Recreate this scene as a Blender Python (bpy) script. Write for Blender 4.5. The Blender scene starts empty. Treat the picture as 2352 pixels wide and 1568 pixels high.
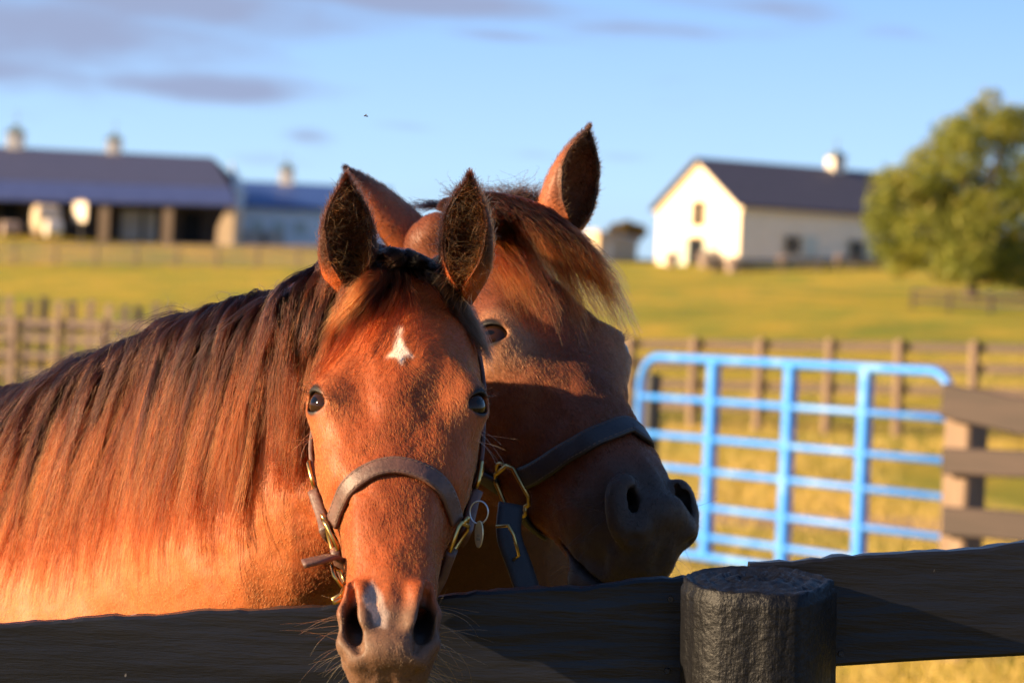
import bpy, bmesh, math, random
import numpy as np
from mathutils import Vector, Matrix
from mathutils.bvhtree import BVHTree

R = math.radians
scene = bpy.context.scene
col = scene.collection
rng = np.random.default_rng(7)
random.seed(7)

# ------------------------------------------------------------------ camera
CAM_Z = 1.64
ROLL = R(2.7)
LENS = 100.0
cam_data = bpy.data.cameras.new('camera')
cam_data.lens = LENS
cam_data.sensor_width = 36.0
cam_data.sensor_fit = 'HORIZONTAL'
cam_data.clip_start = 0.1
cam_data.clip_end = 20000.0
cam_data.dof.use_dof = True
cam_data.dof.focus_distance = 3.38
cam_data.dof.aperture_fstop = 6.4
cam = bpy.data.objects.new('camera', cam_data)
cr, sr = math.cos(ROLL), math.sin(ROLL)
cam.matrix_world = Matrix(((cr, -sr, 0, 0), (0, 0, -1, 0), (sr, cr, 0, CAM_Z), (0, 0, 0, 1)))
col.objects.link(cam)
scene.camera = cam

# ------------------------------------------------------------------ sun and sky
SUN_AZ, SUN_EL = R(76), R(16)        # azimuth measured from straight behind the camera towards the left
sun_dir = Vector((-math.sin(SUN_AZ) * math.cos(SUN_EL), -math.cos(SUN_AZ) * math.cos(SUN_EL), math.sin(SUN_EL)))
sd = bpy.data.lights.new('sun', 'SUN')
sd.energy = 5.0
sd.angle = R(0.53)
sd.color = (1.0, 0.73, 0.43)
sun = bpy.data.objects.new('sun', sd)
sun.rotation_euler = sun_dir.to_track_quat('Z', 'Y').to_euler()
col.objects.link(sun)

world = bpy.data.worlds.new('World')
scene.world = world
world.use_nodes = True
wn, wl = world.node_tree.nodes, world.node_tree.links
wn.clear()
w_out = wn.new('ShaderNodeOutputWorld')
w_bg = wn.new('ShaderNodeBackground')
w_sky = wn.new('ShaderNodeTexSky')
w_sky.sky_type = 'NISHITA'
w_sky.sun_disc = False
w_sky.sun_elevation = SUN_EL
w_sky.sun_rotation = math.atan2(sun_dir.x, sun_dir.y)
w_sky.altitude = 200
w_sky.air_density = 1.0
w_sky.dust_density = 0.25
w_sky.ozone_density = 3.0
w_bg.inputs['Strength'].default_value = 0.104
# evening air opposite the sun: blue overhead, paler and slightly lilac towards the horizon, all round
w_tc = wn.new('ShaderNodeTexCoord')
w_sep = wn.new('ShaderNodeSeparateXYZ')
wl.new(w_tc.outputs['Generated'], w_sep.inputs[0])
w_grad = wn.new('ShaderNodeValToRGB')
ge = w_grad.color_ramp.elements
for i, (p_, c_) in enumerate([(0.0, (1.00, 1.42, 2.20)), (0.025, (1.04, 1.56, 2.40)), (0.055, (1.10, 1.78, 2.72)), (0.085, (.94, 1.56, 2.72)), (0.13, (.66, 1.24, 2.50)), (0.5, (.32, .72, 1.7)), (1.0, (.22, .5, 1.25))]):
    e_ = ge[i] if i < 2 else ge.new(p_)
    e_.position = p_; e_.color = (*[v_ / 3.0 for v_ in c_], 1)
wl.new(w_sep.outputs['Z'], w_grad.inputs[0])
w_gs = wn.new('ShaderNodeVectorMath'); w_gs.operation = 'SCALE'; w_gs.inputs['Scale'].default_value = 3.0
wl.new(w_grad.outputs[0], w_gs.inputs[0])
w_tint = wn.new('ShaderNodeMix'); w_tint.data_type = 'RGBA'
w_tint.inputs['Factor'].default_value = 0.85
wl.new(w_sky.outputs[0], w_tint.inputs[6]); wl.new(w_gs.outputs[0], w_tint.inputs[7])
# thin lilac clouds: soft banks, broken up by noise
def w_math(op, a_, b_=None, c_=None):
    n_ = wn.new('ShaderNodeMath'); n_.operation = op
    for i, v_ in enumerate((a_, b_, c_)):
        if v_ is None: continue
        if isinstance(v_, (int, float)): n_.inputs[i].default_value = v_
        else: wl.new(v_, n_.inputs[i])
    return n_.outputs[0]
w_map = wn.new('ShaderNodeMapping'); w_map.inputs['Scale'].default_value = (14.0, 14.0, 60.0)
w_n1 = wn.new('ShaderNodeTexNoise'); w_n1.inputs['Scale'].default_value = 1.0
w_n1.inputs['Detail'].default_value = 6.0; w_n1.inputs['Roughness'].default_value = 0.55
wl.new(w_tc.outputs['Generated'], w_map.inputs[0]); wl.new(w_map.outputs[0], w_n1.inputs['Vector'])
BANKS = [(60, 70, 380, 130, 1.15), (330, 10, 480, 60, 1.1), (40, 175, 260, 50, 1.0), (450, 205, 280, 36, 1.05), (900, 0, 480, 34, 1.1), (1480, 68, 230, 24, .75), (1150, 88, 150, 16, .5),
         (712, 312, 62, 22, .75), (930, 294, 95, 14, .6), (1240, 358, 110, 16, .45), (1420, 364, 70, 14, .5), (2050, 82, 80, 18, .4), (590, 372, 80, 16, .35), (-500, 130, 300, 60, .8), (3000, 60, 420, 50, .7), (3600, 190, 300, 40, .6), (1700, 20, 330, 30, .5)]
acc = None
for (bx, by, rx, rz, am) in BANKS:
    da, db = bx - 1176.0, 784.0 - by
    uu, vv = (da * cr - db * sr) / 6533.0, (da * sr + db * cr) / 6533.0
    ex = w_math('DIVIDE', w_math('SUBTRACT', w_sep.outputs['X'], uu), rx / 6533.0)
    ez = w_math('DIVIDE', w_math('SUBTRACT', w_math('SUBTRACT', w_sep.outputs['Z'], w_math('MULTIPLY', w_sep.outputs['X'], -0.02)), vv + .02 * uu), rz / 6533.0)
    q2 = w_math('ADD', w_math('MULTIPLY', ex, ex), w_math('MULTIPLY', ez, ez))
    g_ = w_math('MULTIPLY', w_math('POWER', 2.718, w_math('MULTIPLY', q2, -0.8)), am)
    acc = g_ if acc is None else w_math('MAXIMUM', acc, g_)
front = w_math('GREATER_THAN', w_sep.outputs['Y'], 0.0)
acc = w_math('MULTIPLY', acc, front)
w_fac = w_math('ADD', acc, w_math('MULTIPLY', w_math('SUBTRACT', w_n1.outputs['Fac'], 0.5), 1.5))
w_mr = wn.new('ShaderNodeMapRange'); w_mr.interpolation_type = 'SMOOTHSTEP'
w_mr.inputs['From Min'].default_value = 0.14; w_mr.inputs['From Max'].default_value = 0.95
w_mr.inputs['To Max'].default_value = 0.95
wl.new(w_fac, w_mr.inputs['Value'])
w_cl = wn.new('ShaderNodeMix'); w_cl.data_type = 'RGBA'
w_cl.inputs[7].default_value = (.92, 1.10, 1.66, 1)
wl.new(w_mr.outputs[0], w_cl.inputs[0])
wl.new(w_tint.outputs[2], w_cl.inputs[6])
wl.new(w_cl.outputs[2], w_bg.inputs['Color'])
wl.new(w_bg.outputs[0], w_out.inputs[0])

scene.view_settings.view_transform = 'Standard'
scene.view_settings.look = 'None'
scene.view_settings.exposure = 1.88
scene.view_settings.gamma = 1.0
scene.view_settings.use_curve_mapping = False
scene.render.engine = 'CYCLES'
scene.cycles.use_denoising = True
scene.cycles.max_bounces = 8
scene.cycles.transparent_max_bounces = 8

# ------------------------------------------------------------------ helpers
FPX = 2352 * LENS / 36.0

def at(px, py, depth):
    """point of the place seen at picture position px, py (2352 x 1568 frame) at a given distance"""
    a, b = px - 1176.0, 784.0 - py
    u = a * cr - b * sr
    v = a * sr + b * cr
    return Vector((u / FPX * depth, depth, CAM_Z + v / FPX * depth))

def on_ground_x(px, py, depth):
    return at(px, py, depth)

def tag(o, label=None, cat=None, group=None, kind=None):
    if label: o['label'] = label
    if cat: o['category'] = cat
    if group: o['group'] = group
    if kind: o['kind'] = kind
    return o

def empty(name, loc=(0, 0, 0), rz=0.0):
    o = bpy.data.objects.new(name, None)
    o.location = loc
    o.rotation_euler = (0, 0, rz)
    o.empty_display_size = 0.2
    col.objects.link(o)
    return o

def mesh_obj(name, verts, faces, mat, parent=None, smooth=True):
    me = bpy.data.meshes.new(name)
    me.from_pydata([tuple(v) for v in verts], [], [tuple(int(i) for i in f) for f in faces])
    me.update()
    if smooth:
        me.shade_smooth()
    if mat is not None:
        me.materials.append(mat)
    o = bpy.data.objects.new(name, me)
    col.objects.link(o)
    if parent is not None:
        o.parent = parent
    return o

def bm_obj(name, bm, mat, parent=None, smooth=False):
    me = bpy.data.meshes.new(name)
    bm.normal_update()
    bm.to_mesh(me)
    bm.free()
    if smooth:
        me.shade_smooth()
    if mat is not None:
        me.materials.append(mat)
    o = bpy.data.objects.new(name, me)
    col.objects.link(o)
    if parent is not None:
        o.parent = parent
    return o

def dup(o, parent=None):
    c = o.copy()
    col.objects.link(c)
    c.parent = parent
    return c

def bm_box(bm, c, size, rot=None, bevel=0.0):
    m = Matrix.Translation(Vector(c))
    if rot is not None:
        m = m @ rot.to_4x4()
    m = m @ Matrix.Diagonal((size[0], size[1], size[2], 1))
    r = bmesh.ops.create_cube(bm, size=1.0, matrix=m)
    if bevel:
        es = list({e for v in r['verts'] for e in v.link_edges})
        bmesh.ops.bevel(bm, geom=es, offset=bevel, segments=1, affect='EDGES')

def tube_bm(bm, pts, r, n=10, closed=False, cap=True):
    """round tube along points; r a number or one per point"""
    pts = [Vector(p) for p in pts]
    k = len(pts)
    rs = [r] * k if not hasattr(r, '__len__') else r
    rings = []
    nrm = None
    for i in range(k):
        if closed:
            t = (pts[(i + 1) % k] - pts[i - 1]).normalized()
        else:
            t = (pts[min(i + 1, k - 1)] - pts[max(i - 1, 0)]).normalized()
        if nrm is None:
            nrm = t.orthogonal().normalized()
        nrm = (nrm - t * nrm.dot(t)).normalized()
        b = t.cross(nrm)
        rings.append([bm.verts.new(pts[i] + (nrm * math.cos(2 * math.pi * j / n) + b * math.sin(2 * math.pi * j / n)) * rs[i]) for j in range(n)])
    for i in range(k if closed else k - 1):
        a, c = rings[i], rings[(i + 1) % k]
        for j in range(n):
            bm.faces.new((a[j], a[(j + 1) % n], c[(j + 1) % n], c[j]))
    if cap and not closed:
        bm.faces.new(rings[0][::-1])
        bm.faces.new(rings[-1])

# ------------------------------------------------------------------ material helpers
def new_mat(name):
    m = bpy.data.materials.new(name)
    m.use_nodes = True
    nt = m.node_tree
    bs = nt.nodes['Principled BSDF']
    return m, nt, bs

def ramp(nt, stops):
    r = nt.nodes.new('ShaderNodeValToRGB')
    e = r.color_ramp.elements
    while len(e) < len(stops):
        e.new(0.5)
    for i, (p, c) in enumerate(stops):
        e[i].position = p
        e[i].color = (c[0], c[1], c[2], 1)
    return r

def noise(nt, scale, detail=4, rough=0.55, vec=None, mapscale=None, coord='Object'):
    n = nt.nodes.new('ShaderNodeTexNoise')
    n.inputs['Scale'].default_value = scale
    n.inputs['Detail'].default_value = detail
    n.inputs['Roughness'].default_value = rough
    tc = nt.nodes.new('ShaderNodeTexCoord')
    src = tc.outputs[coord]
    if mapscale:
        mp = nt.nodes.new('ShaderNodeMapping')
        mp.inputs['Scale'].default_value = mapscale
        nt.links.new(src, mp.inputs[0])
        src = mp.outputs[0]
    nt.links.new(src, n.inputs['Vector'])
    return n

def bump(nt, bs, height_out, strength, dist=0.01):
    b = nt.nodes.new('ShaderNodeBump')
    b.inputs['Strength'].default_value = strength
    b.inputs['Distance'].default_value = dist
    nt.links.new(height_out, b.inputs['Height'])
    nt.links.new(b.outputs[0], bs.inputs['Normal'])
    return b

def simple_mat(name, c1, c2, scale=3.0, rough=0.7, bump_s=0.2, bump_d=0.01, mapscale=None, metallic=0.0, spec=0.5, lo=0.35, hi=0.65):
    m, nt, bs = new_mat(name)
    n = noise(nt, scale, 6, 0.6, mapscale=mapscale)
    r = ramp(nt, [(lo, c1), (hi, c2)])
    nt.links.new(n.outputs['Fac'], r.inputs[0])
    nt.links.new(r.outputs[0], bs.inputs['Base Color'])
    bs.inputs['Roughness'].default_value = rough
    bs.inputs['Metallic'].default_value = metallic
    bs.inputs['Specular IOR Level'].default_value = spec
    if bump_s:
        bump(nt, bs, n.outputs['Fac'], bump_s, bump_d)
    return m

# ------------------------------------------------------------------ horses: field sculpting, then surface extraction
def head_matrix(yaw, tilt, roll):
    st, ct = math.sin(tilt), math.cos(tilt)
    M = np.array([[1, 0, 0], [0, -ct, -st], [0, st, -ct]], float)
    c, s = math.cos(roll), math.sin(roll)
    Ry = np.array([[c, 0, s], [0, 1, 0], [-s, 0, c]])
    c, s = math.cos(yaw), math.sin(yaw)
    Rz = np.array([[c, -s, 0], [s, c, 0], [0, 0, 1]])
    return Rz @ Ry @ M

# stations down the head: s, dorsal line, ventral line, half widths at 8,20,35,50,65,80,92 % of the depth
HEAD = np.array([
    (-.050, -.050, -.190, .030, .046, .056, .060, .058, .048, .030),
    (.000, -.024, -.215, .042, .062, .072, .074, .074, .066, .046),
    (.050, -.002, -.238, .058, .080, .090, .091, .087, .078, .051),
    (.100, .012, -.250, .068, .090, .099, .098, .092, .082, .053),
    (.150, .018, -.256, .073, .096, .104, .100, .093, .082, .054),
    (.200, .016, -.252, .070, .094, .103, .099, .092, .080, .052),
    (.250, .009, -.238, .060, .084, .096, .096, .088, .074, .048),
    (.300, .001, -.212, .055, .074, .087, .089, .081, .064, .043),
    (.350, -.006, -.188, .048, .061, .071, .076, .069, .056, .038),
    (.400, -.012, -.170, .043, .054, .061, .064, .058, .048, .034),
    (.450, -.018, -.158, .039, .050, .055, .056, .052, .044, .032),
    (.490, -.021, -.154, .037, .049, .055, .055, .051, .043, .032),
    (.530, -.027, -.152, .035, .049, .057, .057, .051, .042, .032),
    (.565, -.038, -.144, .034, .047, .055, .055, .049, .040, .029),
    (.590, -.055, -.132, .027, .039, .046, .046, .042, .034, .023),
    (.606, -.076, -.116, .012, .019, .023, .024, .022, .018, .012)])

def catmull(xs, ys, x):
    """smooth interpolation of columns ys at xs"""
    x = np.clip(x, xs[0], xs[-1])
    i = np.clip(np.searchsorted(xs, x) - 1, 0, len(xs) - 2)
    i0, i2, i3 = np.maximum(i - 1, 0), i + 1, np.minimum(i + 2, len(xs) - 1)
    h = xs[i2] - xs[i]
    t = ((x - xs[i]) / h)[:, None]
    m1 = (ys[i2] - ys[i0]) / np.maximum(xs[i2] - xs[i0], 1e-6)[:, None] * h[:, None]
    m2 = (ys[i3] - ys[i]) / np.maximum(xs[i3] - xs[i], 1e-6)[:, None] * h[:, None]
    t2, t3 = t * t, t * t * t
    return (2 * t3 - 3 * t2 + 1) * ys[i] + (t3 - 2 * t2 + t) * m1 + (-2 * t3 + 3 * t2) * ys[i2] + (t3 - t2) * m2

def head_table(deep=0.0, wide=0.0, taper=0.0):
    """deep, wide: a deeper jaw and muzzle, a wider nose"""
    ss = np.linspace(HEAD[0, 0], HEAD[-1, 0], 320)
    st = catmull(HEAD[:, 0], HEAD[:, 1:], ss)
    lower = np.clip((ss - .24) / .12, 0, 1) * np.clip((.63 - ss) / .08, 0, 1)
    st[:, 1] -= deep * lower
    st[:, 2:] *= (1 + wide * lower)[:, None] * (1 - taper * smoothstep(.50, .60, ss))[:, None]
    fr = np.array([0, .08, .2, .35, .5, .65, .8, .92, 1.0])
    th = np.linspace(0, math.pi, 121)
    Rt = np.zeros((len(ss), len(th)))
    cs = (st[:, 0] + st[:, 1]) / 2
    for k in range(len(ss)):
        dt, db = st[k, 0], st[k, 1]
        w = np.concatenate(([0], st[k, 2:], [0]))
        d = dt + (db - dt) * fr
        # closed smooth half outline (mirror for the ends)
        px = np.concatenate(([-w[1]], w, [-w[-2]]))
        pd = np.concatenate(([d[1]], d, [d[-2]]))
        u = np.arange(len(px), dtype=float)
        uu = np.linspace(1, len(px) - 2, 200)
        P = catmull(u, np.c_[px, pd], uu)
        ang = np.arctan2(P[:, 0], P[:, 1] - cs[k])
        rad = np.hypot(P[:, 0], P[:, 1] - cs[k])
        o = np.argsort(ang)
        Rt[k] = np.interp(th, ang[o], rad[o])
    return ss, cs, th, Rt


class Field:
    def __init__(self, ax):
        self.ax = [np.asarray(a, np.float32) for a in ax]
        self.F = np.full([len(a) for a in ax], 0.5, np.float32)
    def box(self, lo, hi):
        sl = []
        for a, l, h in zip(self.ax, lo, hi):
            i, j = np.searchsorted(a, l), np.searchsorted(a, h)
            sl.append(slice(max(i - 1, 0), min(j + 1, len(a))))
        g = [self.ax[0][sl[0]][:, None, None], self.ax[1][sl[1]][None, :, None], self.ax[2][sl[2]][None, None, :]]
        return tuple(sl), g
    def apply(self, sl, d, k, op):
        F = self.F[sl]
        if op == 'add':
            h = np.clip(0.5 + 0.5 * (F - d) / k, 0, 1)
            F[...] = F + (d - F) * h - k * h * (1 - h)
        else:      # carve
            h = np.clip(0.5 - 0.5 * (F + d) / k, 0, 1)
            F[...] = F + (-d - F) * h + k * h * (1 - h)
    def ell(self, c, r, k=0.01, op='add', A=None, pad=None):
        """ellipsoid; A columns = its axes"""
        c = np.asarray(c, float); r = np.asarray(r, float)
        A = np.eye(3) if A is None else np.asarray(A, float)
        ext = np.sqrt(((A * r) ** 2).sum(1)) + (k * 1.5 if pad is None else pad)
        sl, g = self.box(c - ext, c + ext)
        q = [g[i] - np.float32(c[i]) for i in range(3)]
        k0 = 0; k1 = 0
        for j in range(3):
            p = q[0] * np.float32(A[0, j]) + q[1] * np.float32(A[1, j]) + q[2] * np.float32(A[2, j])
            k0 = k0 + (p / np.float32(r[j])) ** 2
            k1 = k1 + (p / np.float32(r[j] ** 2)) ** 2
        k0 = np.sqrt(k0); k1 = np.sqrt(k1) + 1e-6
        self.apply(sl, k0 * (k0 - 1) / k1, k, op)
    def cone(self, a, b, ra, rb, k=0.01, op='add'):
        a = np.asarray(a, float); b = np.asarray(b, float)
        rm = max(ra, rb) + k * 1.5
        sl, g = self.box(np.minimum(a, b) - rm, np.maximum(a, b) + rm)
        q = [g[i] - np.float32(a[i]) for i in range(3)]
        ab = (b - a).astype(np.float32)
        h = np.clip((q[0] * ab[0] + q[1] * ab[1] + q[2] * ab[2]) / np.float32((ab ** 2).sum()), 0, 1)
        d = np.sqrt((q[0] - h * ab[0]) ** 2 + (q[1] - h * ab[1]) ** 2 + (q[2] - h * ab[2]) ** 2) - (ra + (rb - ra) * h)
        self.apply(sl, d, k, op)
    def swept(self, a, b, up, ra, rb, k=0.03):
        """segment of a neck: elliptical section (half height, half width) at both ends, thinner at the crest"""
        a = np.asarray(a, float); b = np.asarray(b, float)
        t = b - a; L = np.linalg.norm(t); t /= L
        up = np.asarray(up, float); up = up - t * up.dot(t); up /= np.linalg.norm(up)
        la = np.cross(t, up)
        rm = max(ra[0], rb[0]) + k * 1.5
        sl, g = self.box(np.minimum(a, b) - rm, np.maximum(a, b) + rm)
        q = [g[i] - np.float32(a[i]) for i in range(3)]
        dot = lambda v: q[0] * np.float32(v[0]) + q[1] * np.float32(v[1]) + q[2] * np.float32(v[2])
        tt = dot(t)
        h = np.clip(tt / L, 0, 1)
        ru = ra[0] + (rb[0] - ra[0]) * h
        rl = ra[1] + (rb[1] - ra[1]) * h
        u = dot(up)
        rl = rl * (1 - 0.32 * np.clip(u / ru, -1, 1))
        e = tt - h * L
        w = dot(la)
        k0 = (u / ru) ** 2 + (w / rl) ** 2 + (e / rl) ** 2
        k1 = (u / ru ** 2) ** 2 + (w / rl ** 2) ** 2 + (e / rl ** 2) ** 2
        k0 = np.sqrt(k0); k1 = np.sqrt(k1) + 1e-6
        self.apply(sl, k0 * (k0 - 1) / k1, k, 'add')
    def head(self, mod, k=0.03):
        ss, cs, th, Rt = head_table(mod[0], mod[1], .20 if mod[5] else 0.0)
        sl, g = self.box((-.15, -.31, -.08), (.15, .06, .65))
        X, D, S = g
        sx = S[0, 0]
        f = np.clip((sx - ss[0]) / (ss[1] - ss[0]), 0, len(ss) - 1.001)
        i = f.astype(int); fr = (f - i).astype(np.float32)
        Rs = (Rt[i] * (1 - fr)[:, None] + Rt[i + 1] * fr[:, None]).astype(np.float32)
        c = (cs[i] * (1 - fr) + cs[i + 1] * fr).astype(np.float32)
        dd = D - c[None, None, :]
        r = np.sqrt(X ** 2 + dd ** 2)
        a = np.arctan2(np.abs(X) + 0 * dd, dd + 0 * X) / np.float32(th[1])
        j = np.minimum(a.astype(np.int32), len(th) - 2)
        fa = a - j
        kk = np.broadcast_to(np.arange(len(sx))[None, None, :], j.shape)
        Rr = Rs[kk, j] * (1 - fa) + Rs[kk, j + 1] * fa
        d = r - Rr
        out = np.maximum(ss[0] - S, 0) + np.maximum(S - ss[-1], 0)
        d = np.sqrt(np.maximum(d, 0) ** 2 + out ** 2) + np.minimum(d, 0) * (out == 0) 
        gx, gd, gs = np.gradient(d, self.ax[0][sl[0]], self.ax[1][sl[1]], self.ax[2][sl[2]])
        gm = np.sqrt(gx ** 2 + gd ** 2 + gs ** 2)
        d = d / np.clip(gm, 0.8, 3.0)
        self.apply(sl, d.astype(np.float32), k, 'add')

def surface_nets(F, ax):
    S = F < 0
    nx, ny, nz = F.shape
    cnt = np.zeros((nx - 1, ny - 1, nz - 1), np.int8)
    for i in (0, 1):
        for j in (0, 1):
            for k in (0, 1):
                cnt += S[i:nx - 1 + i, j:ny - 1 + j, k:nz - 1 + k]
    act = (cnt > 0) & (cnt < 8)
    I = np.argwhere(act)
    idx = np.full(act.shape, -1, np.int32)
    idx[act] = np.arange(len(I))
    corners = [(i, j, k) for i in (0, 1) for j in (0, 1) for k in (0, 1)]
    val = {c: F[I[:, 0] + c[0], I[:, 1] + c[1], I[:, 2] + c[2]].astype(np.float64) for c in corners}
    pos = {c: np.c_[ax[0][I[:, 0] + c[0]], ax[1][I[:, 1] + c[1]], ax[2][I[:, 2] + c[2]]].astype(np.float64) for c in corners}
    P = np.zeros((len(I), 3)); n = np.zeros(len(I))
    for a in corners:
        for d in range(3):
            if a[d] == 0:
                b = list(a); b[d] = 1; b = tuple(b)
                m = (val[a] < 0) != (val[b] < 0)
                t = val[a][m] / (val[a][m] - val[b][m])
                P[m] += pos[a][m] + (pos[b][m] - pos[a][m]) * t[:, None]
                n[m] += 1
    P /= n[:, None]
    faces = []
    for d in range(3):
        e1, e2 = [(1, 2), (2, 0), (0, 1)][d]
        lo = [slice(None)] * 3; hi = [slice(None)] * 3
        lo[d] = slice(0, -1); hi[d] = slice(1, None)
        for q in (e1, e2):
            lo[q] = slice(1, -1); hi[q] = slice(1, -1)
        A, B = S[tuple(lo)], S[tuple(hi)]
        E = np.argwhere(A != B)
        s = A[E[:, 0], E[:, 1], E[:, 2]]
        base = E.copy()
        base[:, e1] += 1; base[:, e2] += 1
        def cell(o1, o2):
            c = base.copy(); c[:, e1] -= o1; c[:, e2] -= o2
            return idx[c[:, 0], c[:, 1], c[:, 2]]
        q = np.c_[cell(1, 1), cell(0, 1), cell(0, 0), cell(1, 0)]
        q[~s] = q[~s][:, ::-1]
        faces.append(q)
    Fc = np.concatenate(faces)
    return P, Fc[(Fc >= 0).all(1)]

def relax(P, Fc, it=3, lam=0.5):
    e = np.concatenate([Fc[:, [0, 1]], Fc[:, [1, 2]], Fc[:, [2, 3]], Fc[:, [3, 0]]])
    e = np.concatenate([e, e[:, ::-1]])
    deg = np.maximum(np.bincount(e[:, 0], minlength=len(P)), 1)
    for k in range(it):
        m = np.stack([np.bincount(e[:, 0], weights=P[e[:, 1], c], minlength=len(P)) for c in range(3)], 1) / deg[:, None]
        P = P + (m - P) * lam
    return P

def axis_grid(f0, f1, lo, hi, h=0.0025, mid=0.014, mid_ext=0.95, far=0.045):
    mids = list(np.arange(f0, f1 + h / 2, h))
    def go(start, end, sgn):
        out = []; x = start; st = h
        while (x < end) if sgn > 0 else (x > end):
            dist = abs(x - start)
            st = min(st * 1.09, mid if dist < mid_ext else far)
            x += sgn * st
            out.append(x)
        return out
    return np.array(go(f0, lo, -1)[::-1] + mids + go(f1, hi, 1))

def mirror(fn):
    for sx in (-1, 1):
        fn(sx)

def unit(v):
    v = np.asarray(v, float)
    return v / np.linalg.norm(v)

def frame(z, hint):
    z = unit(z); x = np.asarray(hint, float); x = unit(x - z * x.dot(z)); y = np.cross(z, x)
    return np.stack([x, y, z], 1)

EYE_R = 0.0250
EYE_C = np.array((.0790, -.034, .211))
EYE_DIR = unit((.76, .62, .10))

def eye_frame(m):
    """columns: along the lids, upwards across them, out of the eye"""
    z = unit(m * EYE_DIR); u = np.array((0, .72, -.70)); u = unit(u - z * u.dot(z))
    return np.stack([np.cross(u, z), u, z], 1)

def sculpt_head(f, mod):
    es = mod[4]
    E = EYE_C + np.array((0, 0, es))
    f.head(mod, k=0.02)
    def side(sx):
        m = np.array((sx, 1, 1))
        # jaw muscle, cheek crest, brow
        f.ell(m * (.056, -.155, .170), (.036, .090, .094), 0.03)
        f.cone(m * (.078, -.092, .235), m * (.060, -.086, .360), .013, .008, 0.03)
        f.cone(m * (.070, -.016, .165 + es), m * (.086, -.024, .195 + es), .012, .013, 0.03)
        f.cone(m * (.086, -.024, .195 + es), m * (.086, -.038, .235 + es), .011, .008, 0.03)
        f.ell(m * (.066, -.052, .275), (.024, .034, .060), 0.04)
        f.ell(m * E, (.026, .030, .036), 0.03)
        f.ell(m * (.060, -.026, .008), (.034, .040, .036), 0.03)            # ear root
        f.ell(m * (.092, .004, .128), (.014, .010, .024), 0.03, 'carve')     # hollow above the eye
        # nostril wings, outer and inner
        w0, ns = mod[2], mod[3]
        if mod[5]:       # soft wide rim
            rim = np.array([(.043, -.043, .530), (.049, -.044, .528), (.054, -.052, .537), (.055, -.062, .552), (.051, -.072, .568), (.044, -.075, .578), (.037, -.072, .582)])
            rim = catmull(np.arange(7.0), rim, np.linspace(0, 6, 19))
            for i in range(18):
                rr_ = .0034 + .0022 * math.sin(i / 18 * math.pi)
                f.cone(m * rim[i] * (.90, 1, 1) + (0, 0, ns), m * rim[i + 1] * (.90, 1, 1) + (0, 0, ns), rr_, rr_, 0.018)
        else:
            for p, q, r1, r2 in (((.048, -.034, .498), (.052, -.046, .530), .005, .0075), ((.052, -.046, .530), (.050, -.058, .565), .0075, .0085),
                                 ((.050, -.058, .565), (.041, -.062, .588), .0085, .006), ((.034, -.029, .505), (.029, -.035, .552), .008, .009)):
                f.cone(m * p + (sx * w0, 0, ns), m * q + (sx * w0, 0, ns), r1, r2, 0.014 + w0)
    mirror(side)
    f.ell((0, -.060, .578), (.034 if mod[5] else .040, .028, .024), 0.02)                         # upper lip
    f.ell((0, -.098, .592), (.034, .028, .022), 0.02)
    dd = mod[0]
    if dd: f.ell((0, -.118, .588), (.036, .036, .024), 0.02)
    f.ell((0, -.142 - dd * .8, .566), (.034 + dd * .4, .020 + dd * .3, .036), 0.018)                         # lower lip
    f.ell((0, -.158 - dd * .8, .535), (.030 + dd * .4, .018 + dd * .3, .034), 0.022)                         # chin
    # mouth slit
    sl, g = f.box((-.08, -.190, .455), (.08, -.075, .64))
    X, D, S = g
    F = f.F[sl]
    line = -.124 - mod[0] * .9 - .004 * np.cos((S - .5) * 30) + .05 * (S - .62) - .12 * np.abs(X)
    cut = np.maximum(np.maximum(np.abs(D - line) - .0024, -(F + .010)), .475 - S)
    h = np.clip(0.5 - 0.5 * (F + cut) / .004, 0, 1)
    F[...] = F + (-cut - F) * h + .004 * h * (1 - h)
    # set the eyeballs so that they just stand out of the flesh
    for t in np.arange(.010, .075, .0005):
        pt = E + EYE_DIR * t
        ix = [int(np.argmin(np.abs(f.ax[i] - pt[i]))) for i in range(3)]
        if f.F[ix[0], ix[1], ix[2]] > 0:
            break
    f.eye_shift = float(np.clip(t - EYE_R - .0005, -.01, .03))
    E = E + EYE_DIR * f.eye_shift
    def side2(sx):
        m = np.array((sx, 1, 1))
        A = frame(m * EYE_DIR, (0, 0, 1))
        # lid shell, then the almond opening
        f.ell(m * E, (EYE_R + .0036,) * 3, 0.008)
        ring = [m * E + A2r @ (EYE_R * np.array((math.cos(t) * .86, math.sin(t) * .66, .62 - .10 * math.cos(t) ** 2))) for A2r in [eye_frame(m)] for t in np.linspace(0, 2 * math.pi, 17)]
        for i in range(16):
            up_ = 1.5 if 0 <= i < 8 else .6
            f.cone(ring[i], ring[i + 1], .0034 * up_ + .0012, .0034 * up_ + .0012, .005)
        o = m * (E + EYE_DIR * EYE_R * .95)
        A2 = eye_frame(m)
        f.ell(o + A2 @ np.array((0, -.0022, -.002)), (.0218, .0125, .018), 0.003, 'carve', A2)
        f.ell(m * E, (EYE_R + .0008,) * 3, 0.002, 'carve')
        # nostril: a long comma, deep
        for p, q, r1, r2 in (NOSTRIL_SOFT if mod[5] else NOSTRIL):
            tp = np.array((.92 if mod[5] else 1.0, 1, 1))
            f.cone(m * tp * p + (sx * mod[2], 0, mod[3]), m * tp * q + (sx * mod[2], 0, mod[3]), r1 + mod[2] * .5, r2 + mod[2] * .5, 0.005, 'carve')
    mirror(side2)
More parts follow.
